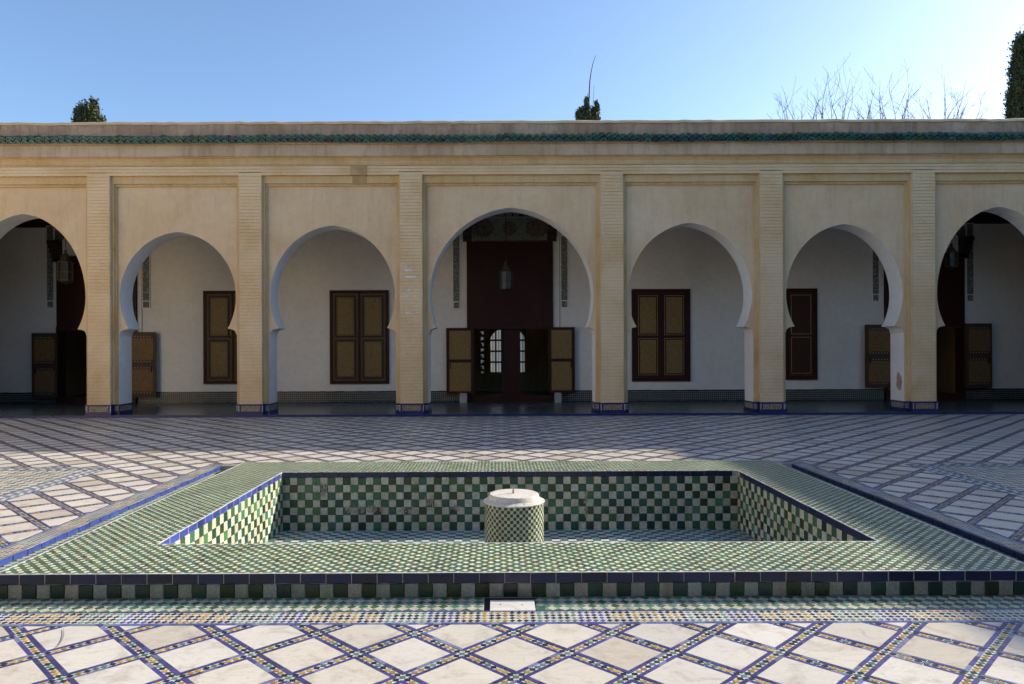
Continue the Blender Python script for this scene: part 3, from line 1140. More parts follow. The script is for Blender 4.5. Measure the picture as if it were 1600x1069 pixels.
# pilasters with their brick courses and tiled feet
for k, x in enumerate(PIL):
    p = MB()
    p.box(x, x + PW, ZF, ZP + .01, .30, FR_B + .1, 0, skip='k')
    pil = p.build('pilaster', 'mortar', pal)
    b = MB()
    z = .335
    row = 0
    while z < FR_B - .02:
        h = 0.067 + R.uniform(-.004, .004)
        cuts = [x + .012] + ([x + PW * .35] if row % 2 else [x + PW * .64]) + [x + PW - .012]
        cuts = [cuts[0]] + [q + R.uniform(-.08, .08) for q in cuts[1:-1]] + [cuts[-1]]
        chips = k == 3 and (2.55 < z < 3.85)
        if chips:
            cuts = [cuts[0], cuts[0] + R.uniform(.03, .12), cuts[0] + R.uniform(.2, .45), cuts[-1]]
        dz = R.uniform(-.003, .003)
        for ci, (a, c_) in enumerate(zip(cuts, cuts[1:])):
            worn = chips and ci == 1 and R.random() < .5
            b.box(a + .0008, c_ - .0008, ZF - .011 - R.uniform(0, .004), ZF + .005, z + dz, z + dz + h + R.uniform(-.002, .002), 1 if worn else 0, skip='k')
        z += 0.0855
        row += 1
    b.build('brick_courses', ['brick', 'chip'], pil, 'stuff')
    # tiled foot wraps the pier
    e0, e1 = x - .145, x + PW + .145
    if k == 0 or k == 7:
        e0, e1 = x - .13, x + PW + .13
    ft = MB()
    ft.box(x - .018, x + PW + .018, ZF - .03, ZP - .05, 0.0, .325, 0, (0.02, 0.02, 0.12))
    ft.box(e0, e1, ZP - .05, ZPB + .02, 0.0, .321, 0, (0.02, 0.02, 0.12))
    foot = ft.build('tiled_foot', 'glaze', pil)
    fmz = MB()
    for r in range(4):
        for q in range(12):
            a = x + .055 + q * .0408
            cc = jit((0.42, 0.38, 0.25), .2) if (q + r) % 2 == 0 else jit((0.30, 0.2, 0.06), .3)
            fmz.box(a, a + .033, ZF - .034, ZF - .029, .145 + r * .035, .145 + r * .035 + .028, 0, cc, 'k')
    for sx in (x - .005, x + PW + .005):
        fmz.box(sx - .012, sx + .012, ZF - .034, ZF - .029, .13, .29, 0, (0.42, 0.42, 0.38), 'k')
    for (sa, sb) in ((e0 + .012, x - .03), (x + PW + .03, e1 - .012)):
        m_ = int((sb - sa) / .034)
        for r in range(4):
            for q in range(max(1, m_)):
                a = sa + q * .034
                fmz.box(a, a + .026, ZP - .055, ZP - .049, .145 + r * .035, .145 + r * .035 + .026, 0, jit((0.38, 0.36, 0.26), .25), 'k')
    for sx, fx_ in ((e0 - .004, 'l'), (e1 + .004, 'r')):
        for r in range(4):
            for q in range(16):
                a = ZP + .0 + q * .037
                xx0, xx1 = (sx, sx + .006) if fx_ == 'l' else (sx - .006, sx)
                fmz.box(xx0, xx1, a, a + .028, .145 + r * .035, .145 + r * .035 + .026, 0, jit((0.40, 0.38, 0.28), .25))
    fmz.build('foot_mosaic', 'mosaic', pil, 'stuff')

# end walls of the arcade beyond the outer pilasters
w = MB()
w.box(XL, PIL[0], ZP, ZPB, 0, FR_T, 0)
w.box(PIL[-1] + PW, XR, ZP, ZPB, 0, FR_T, 0)
w.build('end_wall', 'ochre', pal)

# brick frieze
w = MB()
w.box(XL, XR, ZF, ZPB, FR_B, FR_T, 0)
fr = w.build('frieze', 'mortar', pal)
b = MB()
for r in range(3):
    x = XL + R.uniform(0, .2)
    z = FR_B + .006 + r * .0815
    while x < XR - .3:
        l = R.uniform(.3, .6)
        b.box(x, x + l - .0015, ZF - .014 - R.uniform(0, .003), ZF + .004, z, z + .063, 0, skip='k')
        x += l
b.build('frieze_bricks', 'brick', fr, 'stuff')

# brown repair patch that runs from the frieze down over the moulding, third bay
pt = MB()
pt.box(fx(549), fx(575), ZF - .0215, ZF + .01, FR_B + .004, FR_T - .004, 0, skip='k')
pt.box(fx(551), fx(573), ZF + .066, ZF + .08, FR_B - .21, FR_B - .002, 0, skip='k')
pt.build('repair_patch', 'patch', pal)
cb = MB()
for px, y0_, y1_ in ((222.5, 400, 517), (875, 372, 512)):
    cb.box(wx(px) - .009, wx(px) + .009, YW - .016, YW + .002, wz(y1_), wz(y0_), 0, skip='k')
cb.build('wall_cable', 'cablegrey', pal, 'stuff')
# cavetto, plain band, parapet, cap (profiles swept along x)


def sweep(prof, x0, x1, name, mat, parent, n=60, wob=0.0):
    mb = MB()
    xs = [x0 + (x1 - x0) * k / n for k in range(n + 1)]
    offs = [(R.uniform(-wob, wob), R.uniform(-wob, wob)) for _ in xs]
    for k in range(n):
        for a, b in zip(prof, prof[1:]):
            mb.face([(xs[k], a[0] + offs[k][0], a[1] + offs[k][1]), (xs[k + 1], a[0] + offs[k + 1][0], a[1] + offs[k + 1][1]),
                     (xs[k + 1], b[0] + offs[k + 1][0], b[1] + offs[k + 1][1]), (xs[k], b[0] + offs[k][0], b[1] + offs[k][1])])
    for side in (0, 1):
        mb.face([(x0 if side == 0 else x1, a[0], a[1]) for a in prof])
    return mb.build(name, mat, parent)


sweep([(ZPB, FR_T), (ZF - .035, FR_T), (ZF - .035, FR_T + .02), (ZF + .02, FR_T + .045), (ZF + .03, FR_T + .12), (ZF - .02, CAV_T - .035), (ZF - .06, CAV_T - .02),
       (ZF - .06, CAV_T), (ZPB, CAV_T)], XL, XR, 'cavetto_moulding', 'ochre_deep', pal, 40)
sweep([(ZPB, CAV_T), (ZF - .10, CAV_T), (ZF - .11, CAV_T + .02), (ZF - .09, BAND_T - .02), (ZF - .10, BAND_T), (ZPB, BAND_T + .02)], XL, XR, 'cornice_band', 'cornice', pal, 90, .004)
sweep([(ZPB, BAND_T + .02), (ZF + .04, BAND_T + .02), (ZF + .04, PAR_T - .03), (ZPB - .15, PAR_T - .03)], XL, XR, 'parapet', 'parapet', pal, 120, .006)
sweep([(ZPB - .1, PAR_T - .045), (ZF + .012, PAR_T - .045), (ZF + .016, PAR_T - .02), (ZF + .03, PAR_T + .008), (ZF + .05, PAR_T + .03), (ZF + .08, PAR_T + .045), (ZF + .12, PAR_T + .052), (ZPB - .1, PAR_T + .055)], XL, XR, 'parapet_cap', 'mortar', pal, 160, .011)

# green glazed eave tiles: one object each, all sharing a few meshes
TS = 0.19


def barrel(rad, ln, th, cols):
    mb = MB()
    n = 10
    out, inn = [], []
    for q in range(n + 1):
        a = PI * q / n
        out.append((rad * math.cos(a), rad * math.sin(a)))
        inn.append(((rad - th) * math.cos(a), (rad - th) * math.sin(a)))
    y0, y1 = 0.0, ln
    s1 = 0.86
    mb.face([(x, y0 + .025, z) for x, z in inn], 0, jit(tuple(.8 * v + .006 for v in cols), .3))
    for q in range(n):
        a, b, c, d = out[q], out[q + 1], inn[q], inn[q + 1]
        mb.face([(a[0], y0, a[1]), (b[0], y0, b[1]), (b[0] * s1, y1, b[1] * s1), (a[0] * s1, y1, a[1] * s1)], 0, cols)
        mb.face([(d[0], y0, d[1]), (c[0], y0, c[1]), (c[0] * s1, y1, c[1] * s1), (d[0] * s1, y1, d[1] * s1)], 0, cols)
        mb.face([(a[0], y0, a[1]), (c[0], y0, c[1]), (d[0], y0, d[1]), (b[0], y0, b[1])], 0, jit(tuple(1.9 * v + .012 for v in cols), .3))  # front lip: light caught on the glazed edge is put into its colour
    return mb


TG = [(0.014, 0.085, 0.072), (0.016, 0.10, 0.075), (0.012, 0.07, 0.075), (0.022, 0.09, 0.055), (0.03, 0.095, 0.09), (0.01, 0.05, 0.055)]
tv = [barrel(.094, .34, .018, jit(c, .2)).mesh('roof_tile', 'rooftile') for c in TG + TG]
pans = MB()
n = int((XR - XL) / TS)
slope = math.radians(24)
for k in range(n):
    x = XL + (k + .5) * TS
    wav = .010 * math.sin(x * .9) + .007 * math.sin(x * 2.3 + 1)
    ob = link('roof_tile', R.choice(tv), pal, None, (x + R.uniform(-.008, .008), ZF - .255 + R.uniform(-.012, .012), BAND_T - .015 + wav + R.uniform(-.009, .009)))
    ob.rotation_euler = (slope + R.uniform(-.04, .04), R.uniform(-.05, .05), R.uniform(-.05, .05))
    m = Matrix.Translation((x + R.uniform(-.006, .006), ZF - .25, BAND_T - .10 + wav)) @ Matrix.Rotation(slope, 4, 'X')
    bb = barrel(.09, .3, .018, jit(R.choice(TG), .3))
    nn = len(pans.v)
    pans.v += [tuple(m @ Vector(p)) for p in bb.v]
    pans.f += [tuple(i + nn for i in f) for f in bb.f]
    pans.m += bb.m
    pans.c += bb.c
pans.build('under_tiles', 'rooftile', pal, 'stuff')
sweep([(ZF + .02, BAND_T + .06), (ZF - .16, BAND_T - .05), (ZF - .16, BAND_T - .10), (ZF - .09, BAND_T - .11)], XL, XR, 'eave_bed', 'cornice', pal, 40, .003)

# floors, back wall, ceiling, roof
DOORS = [(wx(153), 124 / 49.1, 4.57), (wx(797), 134 / 49.1, 5.14), (wx(1443), 124 / 49.1, 4.57)]
w = MB()
w.box(XL, XR, STEP_Y + .04, 29.0, -.07, FLOOR, 0)
w.build('gallery_floor', 'gallery', pal)
w = MB()
w.box(XL, XR, STEP_Y - .01, STEP_Y + .04, -.07, FLOOR + .004, 0, (0.02, 0.028, 0.13))
w.build('step_edge', 'glaze', pal)
w = MB()
w.box(XL, XR, STEP_Y - .13, STEP_Y - .012, -.01, .002, 0, (0.10, 0.12, 0.15), 'b')
w.build('step_border', 'mosaic', pal)
w = MB()
DH = 2.39
xs = [XL]
for (c, wd, zt) in DOORS:
    xs += [c - wd / 2 + .03, c + wd / 2 - .03]
xs.append(XR)
for k in range(0, len(xs), 2):
    w.box(xs[k], xs[k + 1], YW, YW + .3, FLOOR, DH, 0)
w.box(XL, XR, YW, YW + .3, DH, 5.65, 0)
w.box(XL, XR, YW - .02, YW + .3, 5.65, 6.5, 1)
w.build('back_wall', ['white', 'ceiling'], pal)
w = MB()
for k in range(0, len(xs), 2):
    a, b = xs[k], xs[k + 1]
    w.box(a, b, YW - .02, YW, FLOOR + .03, FLOOR + .315, 0, (0.27, 0.26, 0.20), skip='k')
dado = w.build('dado', 'mosaic', pal)
w = MB()
for k in range(0, len(xs), 2):
    for q in range(int((xs[k + 1] - xs[k]) / .064)):
        for r in range(4):
            a, z = xs[k] + .008 + q * .064, FLOOR + .042 + r * .067
            cc = (0.012, 0.018, 0.035) if (q + r) % 2 else (0.02, 0.035, 0.025)
            w.box(a, a + .046, YW - .024, YW - .019, z, z + .047, 0, jit(cc, .4), 'k')
w.build('dado_squares', 'mosaic', dado, 'stuff')
w = MB()
for k in range(0, len(xs), 2):
    a, b = xs[k], xs[k + 1]
    for z0, z1, cc in ((FLOOR, FLOOR + .03, (0.012, 0.014, 0.06)), (FLOOR + .315, FLOOR + .36, (0.012, 0.016, 0.05))):
        q = a
        while q < b:
            q2 = min(b, q + .15)
            w.box(q + .001, q2 - .001, YW - .026, YW, z0 + R.uniform(-.003, .003), z1 + R.uniform(-.004, .004), 0, jit(cc, .3), 'k')
            q = q2
w.build('dado_border', 'glaze', dado, 'stuff')
w = MB()
w.box(XL, XR, ZPB, YW, 6.02, 6.1, 0)
ce = w.build('ceiling', 'ceiling', pal)
for k in range(45):
    x = XL + (k + .5) * (XR - XL) / 45
    MB().box(x - .06, x + .06, ZPB, YW - .02, 5.88, 6.02, 0, skip='t').build('ceiling_beam', 'ceiling', ce)
w = MB()
w.box(XL, XR, ZPB - .1, 29.2, 7.0, 7.2, 0)
w.box(XL - .3, XL, ZP, 29.2, 0, 7.2, 0)
w.box(XR, XR + .3, ZP, 29.2, 0, 7.2, 0)
w.build('roof', 'ochre', pal)


# shutters
def shutter(px0, px1, py0, py1, style):
    x0, x1, z1, z0 = wx(px0), wx(px1), wz(py0), wz(py1)
    fmat, lmat, pmat, line = {'a': ('darkwood', 'goldwood', 'goldpanel', 'groove'),
                              'b': ('darkwood', 'darkwood', 'goldpanel', 'gilt'),
                              'c': ('darkwood', 'redpanel', 'redpanel', 'gilt')}[style]
    f = MB()
    b = .10 if style == 'a' else .13
    y0 = YW - .06
    f.box(x0, x0 + b, y0, YW, z0, z1)
    f.box(x1 - b, x1, y0, YW, z0, z1)
    f.box(x0 + b, x1 - b, y0, YW, z0, z0 + b)
    f.box(x0 + b, x1 - b, y0, YW, z1 - b, z1)
    root = bevel(f.build('shutter_window', fmat, pal), .006)
    mid = (x0 + x1) / 2
    gap = .035 if style == 'a' else .0
    f = MB()
    f.box(mid - .035, mid + .035, y0 + .002, YW - .001, z0 + b, z1 - b)
    f.build('mullion', fmat, root)
    for a, c in ((x0 + b, mid - .035), (mid + .035, x1 - b)):
        l = MB().box(a + .004, c - .004, YW - .04, YW - .004, z0 + b + .004, z1 - b - .004)
        bevel(l.build('shutter_leaf', lmat, root), .004)
        zm = z0 + (z1 - z0) * .485
        for q0, q1 in ((z0 + b + .07, zm - .045), (zm + .045, z1 - b - .07)):
            m0, m1 = a + .07, c - .07
            ln = MB()
            t = .042 if style == 'a' else .017
            for (u0, u1, v0, v1) in ((m0, m1, q0, q0 + t), (m0, m1, q1 - t, q1), (m0, m0 + t, q0 + t, q1 - t), (m1 - t, m1, q0 + t, q1 - t)):
                ln.box(u0, u1, YW - .052, YW - .036, v0, v1, 0, skip='k')
            ln.build('panel_line', line, root)
            inset = .05 if style == 'a' else .055
            bevel(MB().box(m0 + inset, m1 - inset, YW - .056, YW - .036, q0 + inset, q1 - inset).build('shutter_panel', pmat, root), .008)
            if style != 'c':
                rm = MB()
                u0, u1, v0, v1 = m0 + inset + .012, m1 - inset - .012, q0 + inset + .012, q1 - inset - .012
                for bx in ((u0, u1, v0, v0 + .018), (u0, u1, v1 - .018, v1), (u0, u0 + .018, v0 + .018, v1 - .018), (u1 - .018, u1, v0 + .018, v1 - .018)):
                    rm.box(bx[0], bx[1], YW - .062, YW - .05, bx[2], bx[3], 0, skip='k')
                rm.build('panel_rim', 'goldwood' if style == 'a' else 'goldpanel', root)
    for sx in (x0 + b, x1 - b):
        for fz in (.16, .5, .84):
            MB().box(sx - .012, sx + .012, YW - .07, YW - .03, z0 + (z1 - z0) * fz - .05, z0 + (z1 - z0) * fz + .05).build('hinge', 'iron', root)
    for sx in (-1, 1):
        if style == 'a':
            MB().box(mid + sx * .085 - .012, mid + sx * .085 + .012, YW - .075, YW - .035, z0 + (z1 - z0) * .49, z0 + (z1 - z0) * .515).build('latch', 'iron', root)


shutter(319, 411, 453, 598, 'a')
shutter(516, 608, 453, 599, 'a')
shutter(987, 1078, 453, 597, 'b')
shutter(1184, 1276, 453, 595.5, 'c')

# stucco strips beside the doors
for (px0, px1, py0, py1) in ((74, 86, 350, 479), (223, 236, 350, 480), (707.5, 719.5, 366, 483), (876, 888, 368, 482), (1362, 1373.5, 352, 474), (1509, 1521, 352, 475)):
    x0, x1, z0, z1 = wx(px0), wx(px1), wz(py1), wz(py0)
    m = MB()
    m.box(x0, x1, YW - .03, YW, z0, z1, 0, skip='k')
    so = m.build('stucco_strip', 'white', pal)
    m = MB().box(x0 + .025, x1 - .025, YW - .036, YW - .02, z0 + .25, z1 - .03, 0, skip='k')
    m.box(x0 + .035, x1 - .035, YW - .036, YW - .02, z0 + .03, z0 + .22, 0, skip='k')
    m.build('carved_band', 'stucco', so)

# doorways
for di, (c, wd, zt) in enumerate(DOORS):
    h = wd / 2
    m = MB()
    m.box(c - h, c + h, YW - .08, YW + .02, DH, zt)
    door = m.build('doorway', 'darkwood', pal)
    pn = MB()
    nb = 9
    for q in range(nb):                      # boards of the tall fixed panel
        a = c - h + .05 + q * (wd - .1) / nb
        MB().box(a + .003, a + (wd - .1) / nb - .003, YW - .092, YW - .078, DH + .12, zt - .06, 0, skip='k').build('board', 'darkwood', door)
    m = MB()
    m.box(c - h, c + h, YW - .11, YW - .078, DH - .02, DH + .1)
    m.box(c - h, c - h + .07, YW - .11, YW + .3, FLOOR, DH - .02)
    m.box(c + h - .07, c + h, YW - .11, YW + .3, FLOOR, DH - .02)
    m.box(c - h, c + h, YW - .12, YW + .3, FLOOR + .0, FLOOR + .22)
    m.build('door_frame', 'darkwood', door)
    # canopy above
    if di == 1:
        zc = zt
        m = MB().box(c - h + .2, c + h - .2, YW - .30, YW - .02, zc, zc + .72)
        fz = m.build('painted_frieze', 'greenpaint', door)
        for q, rr in ((-.85, .29), (0, .22), (.85, .29)):
            r_ = MB()
            pts = []
            nn = 36
            for a in range(nn):
                t = 2 * PI * a / nn
                rad = rr * (1 + .07 * math.cos(12 * t))
                pts.append((c + q + rad * math.cos(t) * (1.25 if q else 1), zc + .38 + rad * math.sin(t)))
            r_.face([(x, YW - .325, z) for x, z in pts])
            for a in range(nn):
                p0, p1 = pts[a], pts[(a + 1) % nn]
                r_.face([(p0[0], YW - .30, p0[1]), (p1[0], YW - .30, p1[1]), (p1[0], YW - .325, p1[1]), (p0[0], YW - .325, p0[1])])
            r_.build('roundel', 'roundel', door)
        m = MB()
        for q in range(22):
            a = c - h + .1 + q * (wd - .2) / 22
            m.box(a, a + .06, YW - .36, YW - .30, zc + .74, zc + .96)
            m.box(a + .06, a + .12, YW - .335, YW - .30, zc + .78 + .1 * (q % 2), zc + .86 + .1 * (q % 2))
        m.box(c - h - .1, c + h + .1, YW - .42, YW, zc + .96, zc + 1.03)
        m.box(c - h, c + h, YW - .40, YW, zc + .70, zc + .74)
        m.build('lattice_cornice', 'lattice', door)
    else:
        m = MB()
        m.box(c - h - .05, c + h + .05, YW - .10, YW - .02, zt, zt + .16)
        m.build('lintel', 'darkwood', door)
        m = MB()
        for sx in (-1, 1):                   # dark spandrels that leave a pointed white panel between them
            for q in range(2):
                u0 = c + sx * (q * h * .55 + .05)
                u1 = c + sx * (q * h * .55 + h * .5)
                pts = [(u0, zt + 1.0), (u1, zt + 1.0), (u1, zt + .2 + .1 * q), ((u0 + u1) / 2, zt + .75)]
                m.face([(x, YW - .03, z) for x, z in pts])
        m.build('painted_spandrel', 'greenpaint', door)
    for sx in (-1, 1):                       # corbel brackets
        x = c + sx * (h - .02)
        zc = zt + (.0 if di == 1 else -.02)
        m = MB()
        for q in range(5):
            dpt = .10 + .07 * q
            m.box(x - .14, x + .14, YW - dpt, YW - .01, zc + q * .13, zc + q * .13 + .125)
        m.build('bracket', 'ceiling', door)
    # centre post and open leaves folded back against the wall
    if di == 1:
        x0, x1 = wx(785), wx(812)
        m = MB().box(x0, x1, YW + .03, YW + .11, FLOOR + .2, DH)
        m.build('door_post', 'darkwood', door)
    leaves = {0: ((56, 95, 518, 619), (205, 248, 517, 618)), 1: ((698, 741, 512.5, 615), (856, 897, 512, 614)), 2: ((1347, 1388, 510, 608), (1502, 1543, 509, 609))}[di]
    for li, (pa, pb, pt, pbm) in enumerate(leaves):
        x0, x1, z0, z1 = wx(pa), wx(pb), wz(pbm), wz(pt)
        y0 = YW - .20
        lf = bevel(MB().box(x0, x1, y0, y0 + .05, z0, z1).build('door_leaf', 'darkwood' if di == 1 else 'brownwood', door), .006)
        zm = (z0 + z1) / 2
        for q0, q1 in ((z0 + .09, zm - .05), (zm + .05, z1 - .09)):
            pm = 'goldpanel' if di == 1 else 'carved'
            bevel(MB().box(x0 + .10, x1 - .10 + (.0 if di == 1 else .03), y0 - .014, y0 + .01, q0, q1).build('leaf_panel', pm, door), .008)
            if di != 1:
                for zz in (q0, q1 - .1):
                    rl = MB().box(x0 + .08, x1 - .07, y0 - .02, y0 + .0, zz, zz + .1)
                    for q in range(7):
                        a = x0 + .11 + q * (x1 - x0 - .21) / 7
                        rl.face([(a, y0 - .022, zz + .05), (a + .03, y0 - .024, zz + .02), (a + .06, y0 - .022, zz + .05), (a + .03, y0 - .024, zz + .08)], 1)
                    rl.build('leaf_rail', ['brownwood', 'lattice'], door)
        kx = x0 + .13 if li == 0 else x1 - .13
        MB().box(kx - .015, kx + .015, y0 - .05, y0 - .005, zm - .24, zm - .06).build('door_bolt', 'iron', door)

# rooms behind the doors; the middle one ends in an arched grille window
for di, (c, wd, zt) in enumerate(DOORS):
    r = MB()
    a, b = c - 3.2, c + 3.2
    yb = 28.5
    r.box(a - .2, a, YW + .3, yb + .2, FLOOR, 4.2, 0)
    r.box(b, b + .2, YW + .3, yb + .2, FLOOR, 4.2, 0)
    r.box(a, b, YW + .3, yb + .2, 4.2, 4.35, 1)
    if di == 1:
        wa, wb, w0, w1 = c - .70, c + .72, .77, 2.60
        s0, s1 = wa - .36, wa - .24
        r.box(a, s0, yb, yb + .2, FLOOR, 4.2, 0)
        r.box(s0, s1, yb, yb + .2, FLOOR, w0, 0)
        r.box(s0, s1, yb, yb + .2, w1, 4.2, 0)
        r.box(s1, wa, yb, yb + .2, FLOOR, 4.2, 0)
        r.box(wb, b, yb, yb + .2, FLOOR, 4.2, 0)
        r.box(wa, wb, yb, yb + .2, FLOOR, w0, 0)
        r.box(wa, wb, yb, yb + .2, w1, 4.2, 0)
        # arched head
        nn = 16
        for q in range(nn):
            t0, t1 = PI * q / nn, PI * (q + 1) / nn
            cx_, rr = (wa + wb) / 2, (wb - wa) / 2
            zs = w1 - .62
            p0 = (cx_ + rr * math.cos(t0), zs + .6 * math.sin(t0))
            p1 = (cx_ + rr * math.cos(t1), zs + .6 * math.sin(t1))
            r.face([(p0[0], yb + .05, p0[1]), (p0[0], yb + .05, w1), (p1[0], yb + .05, w1), (p1[0], yb + .05, p1[1])], 0)
        r.build('inner_room', ['ochre_deep', 'ceiling'], pal)
        g = MB()
        for q in range(5):
            z = w0 + q * (w1 - w0) / 4.2
            g.box(wa, wb, yb + .04, yb + .08, z - .035, z + .035)
        for q in range(7):
            x = wa + q * (wb - wa) / 6
            g.box(x - .03, x + .03, yb + .03, yb + .07, w0, w1)
        for q in range(6):
            x = wa + (q + .5) * (wb - wa) / 6
            g.box(x - .008, x + .008, yb + .045, yb + .06, w0, w1)
        for q in range(8):
            z = w0 + (q + .5) * (w1 - w0) / 8
            g.box(s0, s1, yb + .04, yb + .07, z - .05, z + .05)
            g.box(s0 + (.05 if q % 2 else .0), s1 - (.0 if q % 2 else .06), yb + .03, yb + .06, z, z + R.uniform(.06, .16))
        gw = g.build('window_grille', 'iron', pal)
        MB().box(wa, wb, yb + .1, yb + .11, w0, w1).build('window_pane', 'glass', gw)
        MB().box(s0, s1, yb + .1, yb + .11, w0, w1).build('window_pane', 'glass', gw)
    else:
        r.box(a, b, yb, yb + .2, FLOOR, 4.2, 0)
        r.build('inner_room', ['ochre_deep', 'ceiling'], pal)


# ------------------------------------------------------------------ loose things in the gallery
def lantern(px, py0, py1, wpx, label, pane, dist=20.8):
    k = 1120 / dist
    x = (px - 776) / k
    z1, z0 = CAM_H + (545 - py0) / k, CAM_H + (545 - py1) / k
    r = wpx / k / 2
    t_ = thing('hanging_lantern', label, 'lantern', (x, dist, z0), 'lanterns hanging in the gallery')
    hh = z1 - z0
    MB().lathe([(.009, z1 - .02), (.009, 6.02)], x, dist, 6).build('chain', 'iron', t_)
    b = MB()
    b.lathe([(.02, z1), (.05, z1 - .03), (.03, z1 - .07), (r * .5, z1 - hh * .16), (r * .8, z1 - hh * .3), (r * 1.08, z1 - hh * .34), (r * 1.08, z1 - hh * .37)], x, dist, 8)
    b.build('crown', 'brass', t_)
    g = MB()
    g.lathe([(r * .93, z1 - hh * .37), (r * .93, z0 + hh * .13)], x, dist, 8)
    g.build('glass_body', pane, t_)
    c_ = MB()
    for q in range(8):
        a = 2 * PI * q / 8
        xx, yy = x + r * math.cos(a), dist + r * math.sin(a)
        c_.box(xx - .012, xx + .012, yy - .012, yy + .012, z0 + hh * .12, z1 - hh * .36)
    c_.lathe([(r * 1.0, z1 - hh * .62), (r * 1.02, z1 - hh * .64), (r * 1.0, z1 - hh * .66)], x, dist, 8, cap=False)
    c_.build('cage', 'brass', t_)
    f = MB().lathe([(r * 1.05, z0 + hh * .14), (r * 1.05, z0 + hh * .1), (r * .6, z0 + hh * .05), (.02, z0 + .03), (.03, z0)], x, dist, 8)
    f.build('base', 'brass', t_)


lantern(103, 388, 442, 21, 'brass lantern hanging in the leftmost arch before the dark door', 'smoked')
lantern(791, 408, 457, 19, 'pale glass lantern hanging in the tall middle arch', 'paleglass')
lantern(1487, 384, 424, 17, 'dim brass lantern hanging in the rightmost arch', 'smoked')

for (pa, pb, lab) in ((719, 730, 'pale stone block on the gallery floor left of the middle door'), (865, 875, 'pale stone block on the gallery floor right of the middle door')):
    o_ = bevel(MB().box(wx(pa), wx(pb), YW - .42, YW - .2, FLOOR + .001, FLOOR + .30).build('stone_block', 'grout'), .015)
    tag(o_, lab, 'stone block', 'stone blocks beside the middle door')

# a thin dry twig lying on the paving at the near left
m = MB()
pts = []
for px, py in ((99.5, 964), (100, 972), (98, 980), (94, 987), (88, 993)):
    yy = 1120 * CAM_H / (py + 17 - 545)
    pts.append(((px - 778) / 1120 * yy, yy, .004))
m.tube(pts, [.0012, .0018, .002, .0016, .001], 5)
tag(m.build('dry_twig', 'twig'), 'thin curved dry twig lying on a marble slab at the near left', 'twig')

# dry weeds rooted in the parapet
for (px, hgt, lab) in ((876, .30, 'dry straw weed growing over the parapet left of the small conifer'), (50, .26, 'dry straw weed on the eave tiles at far left')):
    x = fx(px)
    m = MB()
    for q in range(11):
        a = R.uniform(-.9, .9)
        l = hgt * R.uniform(.6, 1.1)
        m.tube([(x + R.uniform(-.02, .02), ZF - .02, BAND_T + .06), (x + math.sin(a) * l * .5, ZF - .05, BAND_T + .06 + l * .55), (x + math.sin(a) * l, ZF - .04, BAND_T + .06 + math.cos(a) * l)], [.005, .004, .002], 4)
    tag(m.build('dry_weed', 'straw'), lab, 'weed', 'dry weeds on the eaves')


# ------------------------------------------------------------------ trees behind the building
def leafy(spires, n, size, cols):
    """spires: (x, y, z_base, z_top, radius, power); small upright leaf sprays through each spire, denser at the skin"""
    mb = MB()
    tot = sum(s[4] * (s[3] - s[2]) for s in spires)
    for (x, y, z0, z1, r, pw) in spires:
        cnt = int(n * r * (z1 - z0) / tot)
        clumps = []
        for _ in range(max(12, cnt // 26)):
            t = R.random() ** 0.9 * .97
            a = R.uniform(0, 2 * PI)
            rad = r * (1 - t) ** pw * R.uniform(.55, 1.0)
            clumps.append((x + rad * math.cos(a), y + rad * math.sin(a), z0 + t * (z1 - z0), R.uniform(.6, 1.25), a, R.choice(cols)))
        for cx_, cy_, cz_, k, a, col in clumps:
            sp = .13 * r + .05
            for _ in range(26):
                px, py, pz = cx_ + R.gauss(0, sp * .55), cy_ + R.gauss(0, sp * .55), cz_ + R.gauss(0, sp * .8)
                l = size * R.uniform(.7, 1.5)
                w_ = l * .28
                u = Vector((R.uniform(-.5, .5) + .35 * math.cos(a), R.uniform(-.5, .5) + .35 * math.sin(a), R.uniform(.5, 1.0))).normalized()
                s_ = u.cross(Vector((R.uniform(-1, 1), R.uniform(-1, 1), .2))).normalized()
                p = Vector((px, py, pz))
                mb.face([tuple(p - s_ * w_ * .6), tuple(p + s_ * w_), tuple(p + u * l)], 0, jit(col, .25))
                mb.face([tuple(p - s_ * w_), tuple(p + u * l * .3 + s_ * w_ * .4), tuple(p + u * l * .8 - s_ * w_ * 1.2)], 0, jit(col, .25))
    return mb


FOL = [(0.05, 0.075, 0.025), (0.035, 0.06, 0.022), (0.075, 0.095, 0.035), (0.06, 0.07, 0.03)]
TD = 34.0


def tx(px):
    return (px - 776) / 1120 * TD


def tz(py):
    return CAM_H + (545 - py) / 1120 * TD


def conifer(name, label, cat, spires, n, size, group=None):
    x, y = spires[0][0], spires[0][1]
    t_ = thing(name, label, cat, (x, y, -.07), group)
    top = max(s[3] for s in spires)
    MB().tube([(x, y, -.1), (x + .03, y, top * .5), (x, y, top - .3)], [.24, .15, .02], 8).build('trunk', 'bark', t_)
    leafy(spires, n, size, FOL).build('crown', 'foliage', t_)


